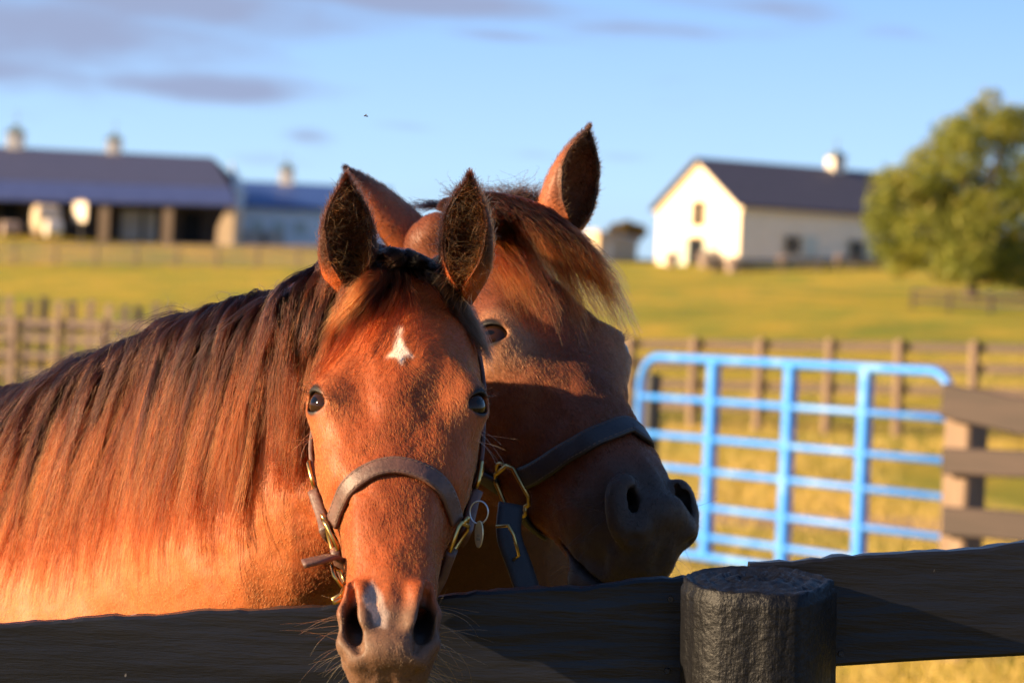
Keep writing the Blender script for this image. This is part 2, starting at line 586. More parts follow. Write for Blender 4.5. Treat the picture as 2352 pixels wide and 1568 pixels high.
    if mod[5]:       # wrinkle running from the nostril round the lip
        for sx in (-1, 1):
            wr = [(sx * .044, -.074, .590 + mod[3]), (sx * .030, -.074, .606 + mod[3]), (sx * .012, -.070, .616 + mod[3])]
            for p, q in zip(wr[:-1], wr[1:]):
                f.cone(p, q, .0030, .0030, 0.010, 'carve')
    # groove in the upper lip
    f.cone((0, -.060, .612), (0, -.100, .622), .005, .005, 0.012, 'carve')

NOSTRIL_SOFT = [((.038, -.038, .530), (.0435, -.046, .541), .0040, .0082), ((.0435, -.046, .541), (.0440, -.059, .557), .0082, .0092), ((.0440, -.059, .557), (.037, -.065, .573), .0092, .0045), ((.042, -.050, .548), (.030, -.064, .512), .009, .011)]
NOSTRIL = [((.0455, -.030, .498), (.0465, -.033, .530), .0042, .0095), ((.0465, -.033, .530), (.0435, -.040, .560), .0095, .0125), ((.0435, -.040, .560), (.034, -.046, .583), .0125, .0055),
           ((.042, -.038, .508), (.042, -.046, .535), .005, .0095), ((.042, -.046, .535), (.039, -.052, .560), .0095, .0115), ((.041, -.050, .548), (.034, -.070, .505), .011, .012)]

def tri_normals(P, T):
    n = np.cross(P[T[:, 1]] - P[T[:, 0]], P[T[:, 2]] - P[T[:, 0]])
    l = np.linalg.norm(n, axis=1)
    return n / np.maximum(l, 1e-12)[:, None], l / 2

def smoothstep(a, b, x):
    t = np.clip((x - a) / (b - a), 0, 1)
    return t * t * (3 - 2 * t)

def vnoise(P, scale, seed=0):
    """cheap smooth value noise, 0..1"""
    q = P * scale
    i = np.floor(q).astype(np.int64); f = q - i; f = f * f * (3 - 2 * f)
    out = 0
    for a in (0, 1):
        for b in (0, 1):
            for c in (0, 1):
                h = (i[:, 0] + a) * 374761393 + (i[:, 1] + b) * 668265263 + (i[:, 2] + c) * 1274126177 + seed * 974711
                h = (h ^ (h >> 13)) * 1274126177
                v = ((h ^ (h >> 16)) & 0xffff) / 65535.0
                w = (f[:, 0] if a else 1 - f[:, 0]) * (f[:, 1] if b else 1 - f[:, 1]) * (f[:, 2] if c else 1 - f[:, 2])
                out = out + v * w
    return out

def ear_mesh(base, tip, opening, width, bend=0.0, rim=0.0045):
    base, tip = np.asarray(base, float), np.asarray(tip, float)
    L = np.linalg.norm(tip - base); a = (tip - base) / L
    o = np.asarray(opening, float); o = unit(o - a * o.dot(a)); l = np.cross(a, o)
    nt, nf = 30, 25
    tt = np.linspace(-.2, 1, nt)
    prof = np.interp(tt, [-.2, 0, .12, .25, .4, .55, .7, .82, .92, .97, 1], [.30, .72, .92, 1, 1, .93, .76, .53, .27, .12, .015]) * width
    phi = np.radians(np.interp(tt, [-.12, 0, .15, .3, .5, .75, 1], [178, 172, 150, 128, 112, 100, 92]))
    dep = np.interp(tt, [-.12, 0, .3, .6, .85, 1], [1.0, .95, .85, .72, .7, .9])
    V = []
    for inner in (0, 1):
        for i in range(nt):
            c = base + a * L * tt[i] + o * (bend * L * (tt[i] ** 2 - tt[i])) + l * 0
            for j in range(nf):
                ph = -phi[i] + 2 * phi[i] * j / (nf - 1)
                r = max(prof[i] - inner * rim, prof[i] * .25)
                V.append(c - o * math.cos(ph) * r * dep[i] + l * math.sin(ph) * r * (1 - .10 * (abs(ph) > 1.9)) + o * inner * .001)
    V = np.array(V)
    Fc = []
    N = nt * nf
    for i in range(nt - 1):
        for j in range(nf - 1):
            q = [i * nf + j, i * nf + j + 1, (i + 1) * nf + j + 1, (i + 1) * nf + j]
            Fc.append(q)
            Fc.append([N + k for k in q[::-1]])
        for j, flip in ((0, 1), (nf - 1, 0)):
            q = [i * nf + j, (i + 1) * nf + j, N + (i + 1) * nf + j, N + i * nf + j]
            Fc.append(q if not flip else q[::-1])
    for j in range(nf - 1):
        Fc.append([(nt - 1) * nf + j, (nt - 1) * nf + j + 1, N + (nt - 1) * nf + j + 1, N + (nt - 1) * nf + j])
    t = np.tile(np.repeat(tt, nf), 2)
    ph = np.tile(np.tile(np.linspace(-1, 1, nf), nt), 2)
    inn = np.repeat([0, 1], N)
    return V, np.array(Fc), t, ph, inn

class Horse:
    def to_world(self, L):
        return np.asarray(L, float) * self.kv @ self.M.T + self.T
    def to_local(self, W):
        return (np.asarray(W, float) - self.T) @ self.M / self.kv
    def vec_local(self, W):
        return np.asarray(W, float) @ self.M / self.kv

def build_body(h, neck, prims, h_fine=0.0025):
    """neck: list of (world point on the axis, half height, half width); prims: list of ('ell'|'cone', ...) in world space"""
    k = h.k
    pts = [h.to_local(p[0]) for p in neck]
    allp = np.array(pts + [h.to_local(q) for p in prims for q in p[1]])
    lo, hi = allp.min(0) - .55, allp.max(0) + .55
    f = Field((axis_grid(-.135, .135, min(lo[0], -.3), max(hi[0], .3), h_fine),
               axis_grid(-.27, .03, min(lo[1], -.5), max(hi[1], .2), h_fine),
               axis_grid(-.05, .625, min(lo[2], -.3), max(hi[2], .75), h_fine)))
    for kind, ps, r, kk in prims:
        L = [h.to_local(q) for q in ps]
        if kind == 'ell':      # axis from point 0 to point 1 is the long axis; r = (long, across, upright)
            z = unit(L[1] - L[0]); A = frame(z, h.vec_local((0, 0, 1)))
            f.ell(L[0], (r[2] / k, r[1] / k, r[0] / k), kk, 'add', A)
        else:
            f.cone(L[0], L[1], r[0] / k, r[1] / k, kk)
    # finer neck: smooth through the given sections
    nk = np.array([np.concatenate((p, q[1:3], h.vec_local(q[3] if len(q) > 3 else (0, 0, 1)))) for p, q in zip(pts, neck)])
    u = np.concatenate(([0], np.cumsum(np.linalg.norm(np.diff(nk[:, :3], axis=0), axis=1))))
    fine = catmull(u, nk, np.linspace(0, u[-1], 26))
    pts = [q[:3] for q in fine]
    neck = [(None, q[3], q[4], h.M @ (q[5:] * h.kv)) for q in fine]
    for a, b, ra, rb in zip(pts[:-1], pts[1:], neck[:-1], neck[1:]):
        up = h.vec_local(ra[3] if len(ra) > 3 else (0, 0, 1))
        f.swept(a, b, up, (ra[1] / k, ra[2] / k), (rb[1] / k, rb[2] / k), 0.012)
    sculpt_head(f, h.mod)
    h.eye_c = EYE_C + np.array((0, 0, h.mod[4])) + EYE_DIR * f.eye_shift
    P, Fc = surface_nets(f.F, f.ax)
    P = relax(P, Fc, 3, 0.45)
    # uneven flesh and bone under the skin
    fn = np.cross(P[Fc[:, 2]] - P[Fc[:, 0]], P[Fc[:, 3]] - P[Fc[:, 1]])
    vn = np.stack([np.bincount(Fc.ravel(), weights=np.repeat(fn[:, c], 4), minlength=len(P)) for c in range(3)], 1)
    vn /= np.linalg.norm(vn, axis=1)[:, None] + 1e-12
    q3 = P * np.array((1, 1, .7))
    ec = h.eye_c + EYE_DIR * EYE_R
    away = np.clip(np.sqrt((np.abs(P[:, 0]) - ec[0]) ** 2 + (P[:, 1] - ec[1]) ** 2 + (P[:, 2] - ec[2]) ** 2) / .02 - 1, 0, 1)
    P = P + vn * (away * ((vnoise(q3, 24, 21) - .5) * .0050 + (vnoise(q3, 55, 22) - .5) * .0024 + (vnoise(q3, 120, 23) - .5) * .0010))[:, None]
    return P, Fc

def coat_color(h, L, ear=None):
    """coat colours by place on the head and body (the animal's own markings)"""
    x, d, s = L[:, 0], L[:, 1], L[:, 2]
    n1 = vnoise(L, 22, 1)[:, None]; n2 = vnoise(L, 70, 2)[:, None]
    n0 = vnoise(L * np.array((1, 1, .6)), 11, 8)[:, None]
    C = h.base[None, :] * (0.62 + 0.40 * n0 + 0.28 * n1 + 0.16 * n2)
    def mix(col, w):
        nonlocal C
        w = np.clip(w, 0, 1)[:, None]
        C = C * (1 - w) + np.asarray(col)[None, :] * w
    onhead = (s > -.03) & (np.abs(x) < .14) & (d > -.30)
    # neck and shoulder: paler, yellower coat in front; painted shade on the rear horse
    mix(np.clip(h.neck_col[None, :] * (.75 + .5 * n0), 0, 1)[0] * 0 + h.neck_col, (~onhead) * smoothstep(.03, .20, np.hypot(x, np.maximum(0, -.16 - d))) * .85)
    # darker middle of the face, paler round the eyes and cheeks
    mix(h.base * np.array((.62, .52, .5)), np.exp(-(x / .035) ** 2) * smoothstep(.18, .24, s) * (1 - smoothstep(.40, .48, s)) * .55 * onhead)
    es = h.mod[4]
    ec = h.eye_c + EYE_DIR * EYE_R
    ed = np.sqrt((np.abs(x) - ec[0]) ** 2 + (d - ec[1]) ** 2 + (s - ec[2] - .004) ** 2)
    mix(h.pale, np.exp(-((ed - .03) / .026) ** 2) * h.eye_pale)
    mix((.012, .009, .008), (1 - smoothstep(.0160, .0215, np.sqrt((np.abs(x) - ec[0]) ** 2 + (d - ec[1]) ** 2 * 1.2 + (s - ec[2]) ** 2 * .7))) * onhead)
    # muzzle
    mz = smoothstep(h.muzzle[0], h.muzzle[1], s + .3 * (-.05 - d) * (d > -.1) + .025 * (n1[:, 0] - .5)) * onhead
    mix(h.muzzle_col, mz * h.muzzle_amt)
    nd = np.sqrt(((np.abs(x) - .040 - h.mod[2]) * 1.1) ** 2 + ((d + .060) * .8) ** 2 + ((s - .535 - h.mod[3]) * .6) ** 2)
    mix((.010, .007, .006), (1 - smoothstep(.012, .024, nd)) * .95 * onhead)
    lip = np.exp(-((d + .126 + h.mod[0] * .9 + .12 * np.abs(x)) / .008) ** 2) * smoothstep(.49, .53, s) * onhead
    mix((.03, .022, .018), lip * .7)
    for poly, colr, amt, soft in h.marks:
        mix(colr, mark(poly, x, s, soft, n2[:, 0]) * amt * (d > -.12) * onhead)
    # black legs
    W = h.to_world(L)
    mix((.012, .010, .009), 1 - smoothstep(.35, .55, W[:, 2]))
    return C

def mark(poly, x, s, soft, n):
    """soft mask inside a polygon of (x, s)"""
    poly = np.asarray(poly)
    ins = np.zeros(len(x), bool); dist = np.full(len(x), 9.0)
    for (x0, y0), (x1, y1) in zip(poly, np.roll(poly, -1, 0)):
        c = ((y0 > s) != (y1 > s))
        with np.errstate(divide='ignore', invalid='ignore'):
            xi = (x1 - x0) * (s - y0) / (y1 - y0) + x0
        ins ^= c & (x < xi)
        ex, ey = x1 - x0, y1 - y0
        t = np.clip(((x - x0) * ex + (s - y0) * ey) / (ex * ex + ey * ey), 0, 1)
        dist = np.minimum(dist, np.hypot(x - x0 - t * ex, s - y0 - t * ey))
    sdn = np.where(ins, dist, -dist) + (n - .5) * soft * 1.2
    return smoothstep(-soft, soft, sdn)

# ------------------------------------------------------------------ hair
def hair_obj(name, polys, radius, colors, mat, parent, tip=0.25):
    """polys: array (n, k, 3) in world space; radius root; colors (n,3)"""
    n, k = polys.shape[:2]
    hc = bpy.data.hair_curves.new(name)
    hc.add_curves([k] * n)
    hc.attributes['position'].data.foreach_set('vector', polys.astype(np.float32).ravel())
    if 'radius' not in hc.attributes:
        hc.attributes.new('radius', 'FLOAT', 'POINT')
    rad = np.linspace(1, tip, k)[None, :] * (np.asarray(radius, float).reshape(-1, 1) if np.ndim(radius) else np.full((n, 1), radius))
    hc.attributes['radius'].data.foreach_set('value', np.broadcast_to(rad, (n, k)).astype(np.float32).ravel())
    colors = np.asarray(colors, float)
    if colors.ndim == 2:
        colors = np.repeat(colors[:, None, :], k, 1)
    a = hc.attributes.new('hair_color', 'FLOAT_COLOR', 'POINT')
    a.data.foreach_set('color', np.concatenate([colors, np.ones((n, k, 1))], 2).astype(np.float32).ravel())
    hc.materials.append(mat)
    o = bpy.data.objects.new(name, hc)
    col.objects.link(o)
    o.parent = parent
    return o

def hair_mat(name, rough=0.35, radial=0.45, coat=0.0, ior=1.18):
    m = bpy.data.materials.new(name); m.use_nodes = True
    nt = m.node_tree; nt.nodes.clear()
    out = nt.nodes.new('ShaderNodeOutputMaterial')
    hb = nt.nodes.new('ShaderNodeBsdfHairPrincipled')
    hb.model = 'CHIANG'
    hb.parametrization = 'COLOR'
    hb.inputs['Roughness'].default_value = rough
    hb.inputs['Radial Roughness'].default_value = radial
    hb.inputs['Coat'].default_value = coat
    hb.inputs['IOR'].default_value = ior
    at_ = nt.nodes.new('ShaderNodeAttribute'); at_.attribute_name = 'hair_color'
    nt.links.new(at_.outputs['Color'], hb.inputs['Color'])
    nt.links.new(hb.outputs[0], out.inputs['Surface'])
    return m

def coat_material():
    m, nt, bs = new_mat('horse_coat')
    a = nt.nodes.new('ShaderNodeAttribute'); a.attribute_name = 'coat'
    n = noise(nt, 420, 3, 0.6, mapscale=(1, 1, .35))
    mx = nt.nodes.new('ShaderNodeMix'); mx.data_type = 'RGBA'; mx.blend_type = 'MULTIPLY'
    mx.inputs[0].default_value = 1.0
    r = ramp(nt, [(.3, (.65, .65, .65)), (.7, (1.12, 1.1, 1.08))])
    nt.links.new(n.outputs['Fac'], r.inputs[0])
    nt.links.new(a.outputs['Color'], mx.inputs[6]); nt.links.new(r.outputs[0], mx.inputs[7])
    nt.links.new(mx.outputs[2], bs.inputs['Base Color'])
    bs.inputs['Roughness'].default_value = .55
    bs.inputs['Specular IOR Level'].default_value = .25
    bump(nt, bs, n.outputs['Fac'], .10, .0010)
    return m

def eye_material():
    m, nt, bs = new_mat('horse_eye')
    tc = nt.nodes.new('ShaderNodeTexCoord')
    ln = nt.nodes.new('ShaderNodeVectorMath'); ln.operation = 'MULTIPLY'
    ln.inputs[1].default_value = (0.75, 1.5, 0)
    nt.links.new(tc.outputs['Object'], ln.inputs[0])
    le = nt.nodes.new('ShaderNodeVectorMath'); le.operation = 'LENGTH'
    nt.links.new(ln.outputs[0], le.inputs[0])
    sc = nt.nodes.new('ShaderNodeMath'); sc.operation = 'DIVIDE'; sc.inputs[1].default_value = EYE_R
    nt.links.new(le.outputs['Value'], sc.inputs[0])
    r = ramp(nt, [(.0, (.003, .003, .004)), (.20, (.003, .003, .004)), (.27, (.020, .008, .004)), (.62, (.016, .007, .0035)), (.80, (.010, .005, .003)), (.97, (.05, .035, .028))])
    nt.links.new(sc.outputs[0], r.inputs[0])
    nt.links.new(r.outputs[0], bs.inputs['Base Color'])
    bs.inputs['Roughness'].default_value = .07
    bs.inputs['Specular IOR Level'].default_value = .20
    return m

MAT_COAT = coat_material()
MAT_EYE = eye_material()
MAT_HAIR = hair_mat('horse_mane_hair', .32, .5)
MAT_FUR = hair_mat('horse_coat_hair', .50, .7, ior=1.2)

def finish_horse(h, name, P, Fc, ears, label):
    """adds the ears, colours, links the one body mesh, eyes"""
    V = [P]; F = [Fc]; n = len(P)
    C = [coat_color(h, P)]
    h.ears = []
    for e in ears:
        v, f, t, ph, inn = ear_mesh(*e)
        L = h.to_local(v)
        c = np.tile(h.base * h.ear_gain, (len(v), 1)) * (0.8 + .4 * vnoise(L, 90, 5))[:, None]
        dk = np.maximum(smoothstep(.62, .97, t), smoothstep(h.ear_rim, h.ear_rim + .25, np.abs(ph)) * smoothstep(.05, .3, t)) * .9
        c = c * (1 - dk[:, None]) + np.array((.016, .011, .009)) * dk[:, None]
        c[inn == 1] = c[inn == 1] * h.ear_in + np.array((.008, .006, .005))
        V.append(L); F.append(f + n); n += len(v); C.append(c)
        h.ears.append((v, f, t, ph, inn, e))
    L = np.concatenate(V); Fq = np.concatenate(F); C = np.concatenate(C)
    W = h.to_world(L)
    me = bpy.data.meshes.new(name)
    me.vertices.add(len(W)); me.vertices.foreach_set('co', W.astype(np.float32).ravel())
    me.loops.add(Fq.size); me.loops.foreach_set('vertex_index', Fq.astype(np.int32).ravel())
    me.polygons.add(len(Fq)); me.polygons.foreach_set('loop_start', np.arange(0, Fq.size, 4, dtype=np.int32))
    me.update(calc_edges=True)
    me.validate()
    me.shade_smooth()
    a = me.color_attributes.new('coat', 'FLOAT_COLOR', 'POINT')
    a.data.foreach_set('color', np.c_[C, np.ones(len(C))].astype(np.float32).ravel())
    me.materials.append(MAT_COAT)
    o = bpy.data.objects.new(name, me)
    col.objects.link(o)
    tag(o, label, 'horse')
    h.obj = o
    h.P, h.Fc = P, Fc
    h.W = h.to_world(P)
    h.T3 = np.concatenate([Fc[:, [0, 1, 2]], Fc[:, [0, 2, 3]]])
    h.bvh = BVHTree.FromPolygons([tuple(v) for v in h.W], [tuple(f) for f in Fc.tolist()])
    for sx in (-1, 1):
        m = np.array((sx, 1, 1))
        ev, ef = [], []
        bm = bmesh.new()
        bmesh.ops.create_uvsphere(bm, u_segments=32, v_segments=20, radius=EYE_R * h.k)
        A = eye_frame(m)
        MW = Matrix(np.vstack([np.c_[h.M @ A, h.to_world(m * h.eye_c)], [0, 0, 0, 1]]).tolist())
        eo = bm_obj('eye', bm, MAT_EYE, o, smooth=True)
        eo.matrix_world = MW
    return o

def fur(h, n, mask_fn, length=.009, rad=.00028, seed=1, name='coat_hair'):
    r = np.random.default_rng(seed)
    T = h.T3
    P = h.P
    nr, ar = tri_normals(P, T)
    cen = P[T].mean(1)
    w = ar * mask_fn(cen)
    c = np.cumsum(w); c /= c[-1]
    t = np.searchsorted(c, r.random(n))
    u, v = r.random(n), r.random(n)
    fl = u + v > 1; u[fl], v[fl] = 1 - u[fl], 1 - v[fl]
    A, B, Cc = P[T[t, 0]], P[T[t, 1]], P[T[t, 2]]
    p = A + (B - A) * u[:, None] + (Cc - A) * v[:, None]
    N = nr[t]
    d = h.flow(p)
    d = d + r.normal(0, .16, d.shape)
    d = d - N * (d * N).sum(1)[:, None]
    d /= np.linalg.norm(d, axis=1)[:, None] + 1e-9
    lift = (.07 + .13 * r.random(n))[:, None]
    ln = (length * (.6 + .8 * r.random(n)) * h.furlen(p))[:, None]
    pts = np.stack([p - N * .0008, p + (d * .36 + N * lift * .55) * ln, p + (d * .70 + N * lift * .75) * ln, p + (d + N * lift * .75) * ln], 1)
    W = h.to_world(pts.reshape(-1, 3)).reshape(n, 4, 3)
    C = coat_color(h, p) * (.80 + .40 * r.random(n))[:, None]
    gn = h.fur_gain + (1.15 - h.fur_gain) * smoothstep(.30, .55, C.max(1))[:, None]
    hair_obj(name, W, rad, np.clip(C * gn, 0.002, .9), MAT_FUR, h.obj, tip=.3)

def near(h, p):
    loc, nrm, i, dist = h.bvh.find_nearest(Vector(p))
    return np.array(loc), np.array(nrm)

def guide(h, start, vel, length, steps, grav=(0, 0, -1), stiff=.55, clear=.008, wave=0.0, seed=0):
    """a strand that leaves the skin, falls under its weight and lies on the coat"""
    r = np.random.default_rng(seed)
    st = length / steps
    p = np.asarray(start, float).copy(); v = unit(vel)
    out = [p.copy()]
    g = np.asarray(grav, float)
    for k in range(steps):
        v = unit(v * stiff + g * (1 - stiff) + r.normal(0, wave, 3))
        q = p + v * st
        loc, nrm = near(h, q)
        cl = clear * min(1, (k + 1) / 3)
        sdist = (q - loc).dot(nrm)
        if sdist < cl:
            q = q + nrm * (cl - sdist)
            v = unit(q - p)
        p = q
        out.append(p.copy())
    return np.array(out)

def clump(guides, per, spread0, spread1, rng_, jitter=.002, len_var=.35, curl=0.0):
    """strands round guides: (n, k, 3)"""
    out = []
    for gd in guides:
        k = len(gd)
        tan = np.gradient(gd, axis=0)
        tan /= np.linalg.norm(tan, axis=1)[:, None] + 1e-9
        a0 = np.cross(tan[0], (0.3, 0.5, 0.8)); a0 = unit(a0); b0 = np.cross(tan[0], a0)
        for j in range(per):
            rr = math.sqrt(rng_.random()); th = rng_.random() * 2 * math.pi
            off = (a0 * math.cos(th) + b0 * math.sin(th)) * rr
            sp = spread0 + (spread1 - spread0) * np.linspace(0, 1, k) ** .8
            # the lock gathers half way, tips fan a little
            cut = 1 - len_var * rng_.random()
            u = np.linspace(0, cut * (k - 1), k)
            i = np.minimum(u.astype(int), k - 2); f = (u - i)[:, None]
            path = gd[i] * (1 - f) + gd[i + 1] * f
            w = np.cumsum(rng_.normal(0, jitter, (k, 3)), 0)
            if curl:
                ph = rng_.random() * 6.28; w = w + curl * np.sin(np.linspace(0, 5, k) + ph)[:, None] * off[None, :] * np.linspace(0, 1, k)[:, None]
            out.append(path + off[None, :] * sp[:, None] + w * np.linspace(0, 1, k)[:, None])
    return np.array(out)

# ------------------------------------------------------------------ horse 1: head over the fence, facing the camera
A = Horse()
A.M = head_matrix(R(0.14), R(41.3), R(-2.1)); A.k = .92; A.kv = np.array((.92, .92, .92)); A.T = np.array((-.1364, 3.4313, 1.7276))
A.base = np.array((.235, .053, .0125)); A.pale = np.array((.25, .085, .030)); A.eye_pale = .35; A.neck_col = np.array((.35, .096, .025)); A.ear_in = .12; A.ear_rim = .55; A.ear_gain = 1.3
A.muzzle = (.490, .545); A.muzzle_col = np.array((.098, .062, .040)); A.muzzle_amt = .88
A.marks = [([(.0008, .125), (.0075, .155), (.0185, .174), (.0085, .1725), (.0045, .186), (.0, .177), (-.0150, .1755), (-.0045, .1635), (-.004, .140)], (.86, .70, .56), .96, .0042),
           ([(-.021, .496), (-.008, .518), (-.002, .540), (-.003, .560), (-.0155, .556), (-.024, .538), (-.0305, .522), (-.025, .505)], (.42, .32, .27), .70, .004),
           ([(-.024, .527), (-.013, .526), (-.011, .545), (-.017, .553), (-.021, .541), (-.028, .536)], (.72, .38, .24), .85, .0015),
           ([(-.034, .098), (-.022, .092), (-.020, .096), (-.029, .104), (-.036, .112)], (.05, .022, .012), .8, .002)]
A.mod = (0.0, 0.0, 0.0, 0.0, .010, 0)
A.fur_gain = .62
def flowA(p):
    s0 = .150
    r = np.c_[p[:, 0] * 1.2, p[:, 1] * 0, (p[:, 2] - s0)]
    l = np.linalg.norm(r, axis=1)[:, None] + 1e-4
    r = r / l
    down = np.array((0, -.1, 1.0))[None, :]
    w = smoothstep(.02, .14, l[:, 0])[:, None]
    onh = ((p[:, 2] > -.02) & (np.abs(p[:, 0]) < .13) & (p[:, 1] > -.26))[:, None]
    dd = np.where(p[:, 2:3] > s0, r * (1 - .8 * w) + down * .8 * w, r)
    return np.where(onh, dd, A.body_flow[None, :])
A.flow = flowA
A.furlen = lambda p: np.where(p[:, 2] > .48, .45, np.where((np.abs(p[:, 0]) < .13) & (p[:, 1] > -.26), 1.0, .7))
crest = [at(835, 610, 3.46), at(740, 640, 3.50), at(560, 705, 3.60), at(430, 758, 3.70), at(280, 825, 3.80), at(110, 905, 3.92), at(-90, 905, 4.10)]
hh = [.130, .178, .228, .250, .270, .290, .310]
hw = [.050, .072, .090, .098, .110, .130, .160]
neckA = [(np.array(c) - np.array((0, 0, a)), a, b) for c, a, b in zip(crest, hh, hw)]
neckA.insert(0, (A.to_world((0, -.115, .045)), .120, .070, A.M @ np.array((0, 1.0, -.3))))
bd = unit((-.74, .67, 0)); bs_ = np.array((bd[1], -bd[0], 0)) * -1      # along the back / towards the camera side
bs_ = np.array((-.67, -.74, 0))
WA = np.array((-.86, 4.18, 0))
def body_prims(W, bd, sd, z):
    """trunk, quarters and legs from the withers W along the back direction bd; sd = sideways"""
    up = np.array((0, 0, 1.0)); e = lambda f, s, zz: W + bd * f + sd * s + up * zz
    P = [('ell', (e(.55, 0, z - .40), e(1.5, 0, z - .40)), (.72, .27, .34), .08),
         ('ell', (e(.10, 0, z - .42), e(.30, 0, z - .42)), (.32, .25, .36), .08),
         ('ell', (e(1.15, 0, z - .34), e(1.5, 0, z - .37)), (.40, .27, .30), .08),
         ('ell', (e(-.12, 0, z - .55), e(.10, 0, z - .50)), (.26, .20, .24), .08)]
    for s in (-1, 1):
        P += [('ell', (e(.02, s * .15, z - .50), e(.10, s * .15, z - .15)), (.36, .10, .17), .06),
              ('cone', (e(-.02, s * .15, z - .68), e(.03, s * .14, .46)), (.095, .048), .05),
              ('cone', (e(.03, s * .14, .46), e(.02, s * .14, .12)), (.043, .032), .02),
              ('cone', (e(.02, s * .14, .12), e(-.05, s * .14, .04)), (.038, .055), .02),
              ('ell', (e(1.28, s * .16, z - .52), e(1.25, s * .16, z - .30)), (.32, .12, .20), .06),
              ('cone', (e(1.22, s * .15, z - .72), e(1.46, s * .15, .55)), (.105, .052), .05),
              ('cone', (e(1.46, s * .15, .55), e(1.40, s * .15, .12)), (.048, .034), .02),
              ('cone', (e(1.40, s * .15, .12), e(1.33, s * .15, .04)), (.040, .056), .02)]
    return P
primsA = body_prims(WA, bd, bs_, 1.50)
A.body_flow = unit(A.M.T @ np.array((-.35, .15, -.9)))
PA, FA = build_body(A, neckA, primsA)
earsA = [(at(800, 655, 3.41), at(796, 410, 3.36), (.16, -1, .12), .0345, -.10),
         (at(1068, 650, 3.41), at(1079, 408, 3.36), (-.22, -1, .12), .0330, -.10)]
horseA = finish_horse(A, 'horse', PA, FA, earsA, 'chestnut-brown horse facing the camera with a white star on its forehead')

# ------------------------------------------------------------------ horse 2: behind, head turned to the right
B = Horse()
B.M = head_matrix(R(37), R(56.9), R(2.8)); B.k = 1.14; B.kv = np.array((1.09, 1.14, .985)); B.T = np.array((-.056, 3.92, 1.795))
B.base = np.array((.125, .034, .012)); B.pale = np.array((.30, .145, .075)); B.eye_pale = .7; B.neck_col = np.array((.050, .015, .0075)); B.ear_in = .60; B.ear_rim = .80; B.ear_gain = 1.9  # neck colour darkened: shade on neck and chest put into the coat
B.muzzle = (.44, .54); B.muzzle_col = np.array((.036, .024, .0175)); B.muzzle_amt = .95
B.marks = []
B.mod = (0.026, -0.02, 0.0, 0.012, .044, 1)
B.fur_gain = .62
def flowB(p):
    down = np.tile(np.array((0, -.1, 1.0)), (len(p), 1))
    onh = ((p[:, 2] > -.02) & (np.abs(p[:, 0]) < .13) & (p[:, 1] > -.26))[:, None]
    return np.where(onh, down, B.body_flow[None, :])
B.flow = flowB
B.furlen = A.furlen
bdB = unit((-.42, .91, 0)); bsB = np.array((-bdB[1], bdB[0], 0))
crestB = [(-.03, 4.03, 1.785), (-.10, 4.18, 1.75), (-.20, 4.40, 1.69), (-.30, 4.64, 1.62), (-.42, 4.94, 1.58)]
neckB = [(np.array(c) - np.array((0, 0, a)), a, b) for c, a, b in zip(crestB, [.17, .20, .23, .26, .30], [.085, .095, .11, .13, .16])]
neckB.insert(0, (B.to_world((0, -.120, .060)), .125, .060, B.M @ np.array((0, 1.0, -.3))))
primsB = body_prims(np.array((-.45, 5.02, 0)), bdB, bsB, 1.56)
primsB += [('cone', (np.array(at(1110, 1010, 4.00)), np.array(at(1085, 1330, 4.18))), (.125, .165), .05), ('cone', (np.array(at(1085, 1330, 4.20)), np.array(at(1110, 1620, 4.35))), (.165, .22), .05), ('ell', (np.array(at(1180, 1420, 4.55)), np.array(at(1180, 1700, 4.6))), (.34, .22, .26), .05)]
B.body_flow = unit(B.M.T @ np.array((-.2, .2, -.9)))
PB, FB = build_body(B, neckB, primsB)
earsB = [(at(985, 590, 3.96), at(797, 388, 3.92), (-.55, .60, -.6), .037, -.06),
         (at(1285, 525, 3.92), at(1352, 294, 3.90), (.62, -.75, .05), .042, -.06)]
horseB = finish_horse(B, 'horse', PB, FB, earsB, 'darker bay horse behind with its head turned to the right')

# ------------------------------------------------------------------ coats, manes, forelocks, whiskers
CAMO = Vector((0, 0, CAM_Z))

def px_path(h, pts, depth, k=14, lift=.006):
    """a strand laid over the head: points (x, y, extra lift) in picture terms turned into places on the skin"""
    pts = np.array(pts, float)
    u = np.linspace(0, len(pts) - 1, k)
    q = catmull(np.arange(len(pts), dtype=float), pts, u)
    out = []; dl = depth
    for x, y, l in q:
        p = at(x, y, dl)
        d = (p - CAMO).normalized()
        loc, nrm, i, dist = h.bvh.ray_cast(CAMO, d)
        if loc is not None and abs(loc.y - dl) < .10:
            dl = loc.y
        w = at(x, y, dl)
        out.append(np.array(w) - np.array(d) * (lift + l))
    out = np.array(out)
    dep = np.convolve(np.r_[out[0, 1], out[:, 1], out[-1, 1]], [.25, .5, .25], 'valid')
    out[1:-1] *= (dep / out[:, 1])[1:-1, None] ** 0
    return out

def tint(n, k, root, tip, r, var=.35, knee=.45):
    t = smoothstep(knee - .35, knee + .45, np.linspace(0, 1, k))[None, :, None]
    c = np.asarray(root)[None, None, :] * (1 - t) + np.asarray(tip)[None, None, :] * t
    return np.clip(c * (1 - var + 2 * var * r.random((n, 1, 1))) * (1 + .15 * r.normal(0, 1, (n, 1, 3)) * .3), .002, .9)

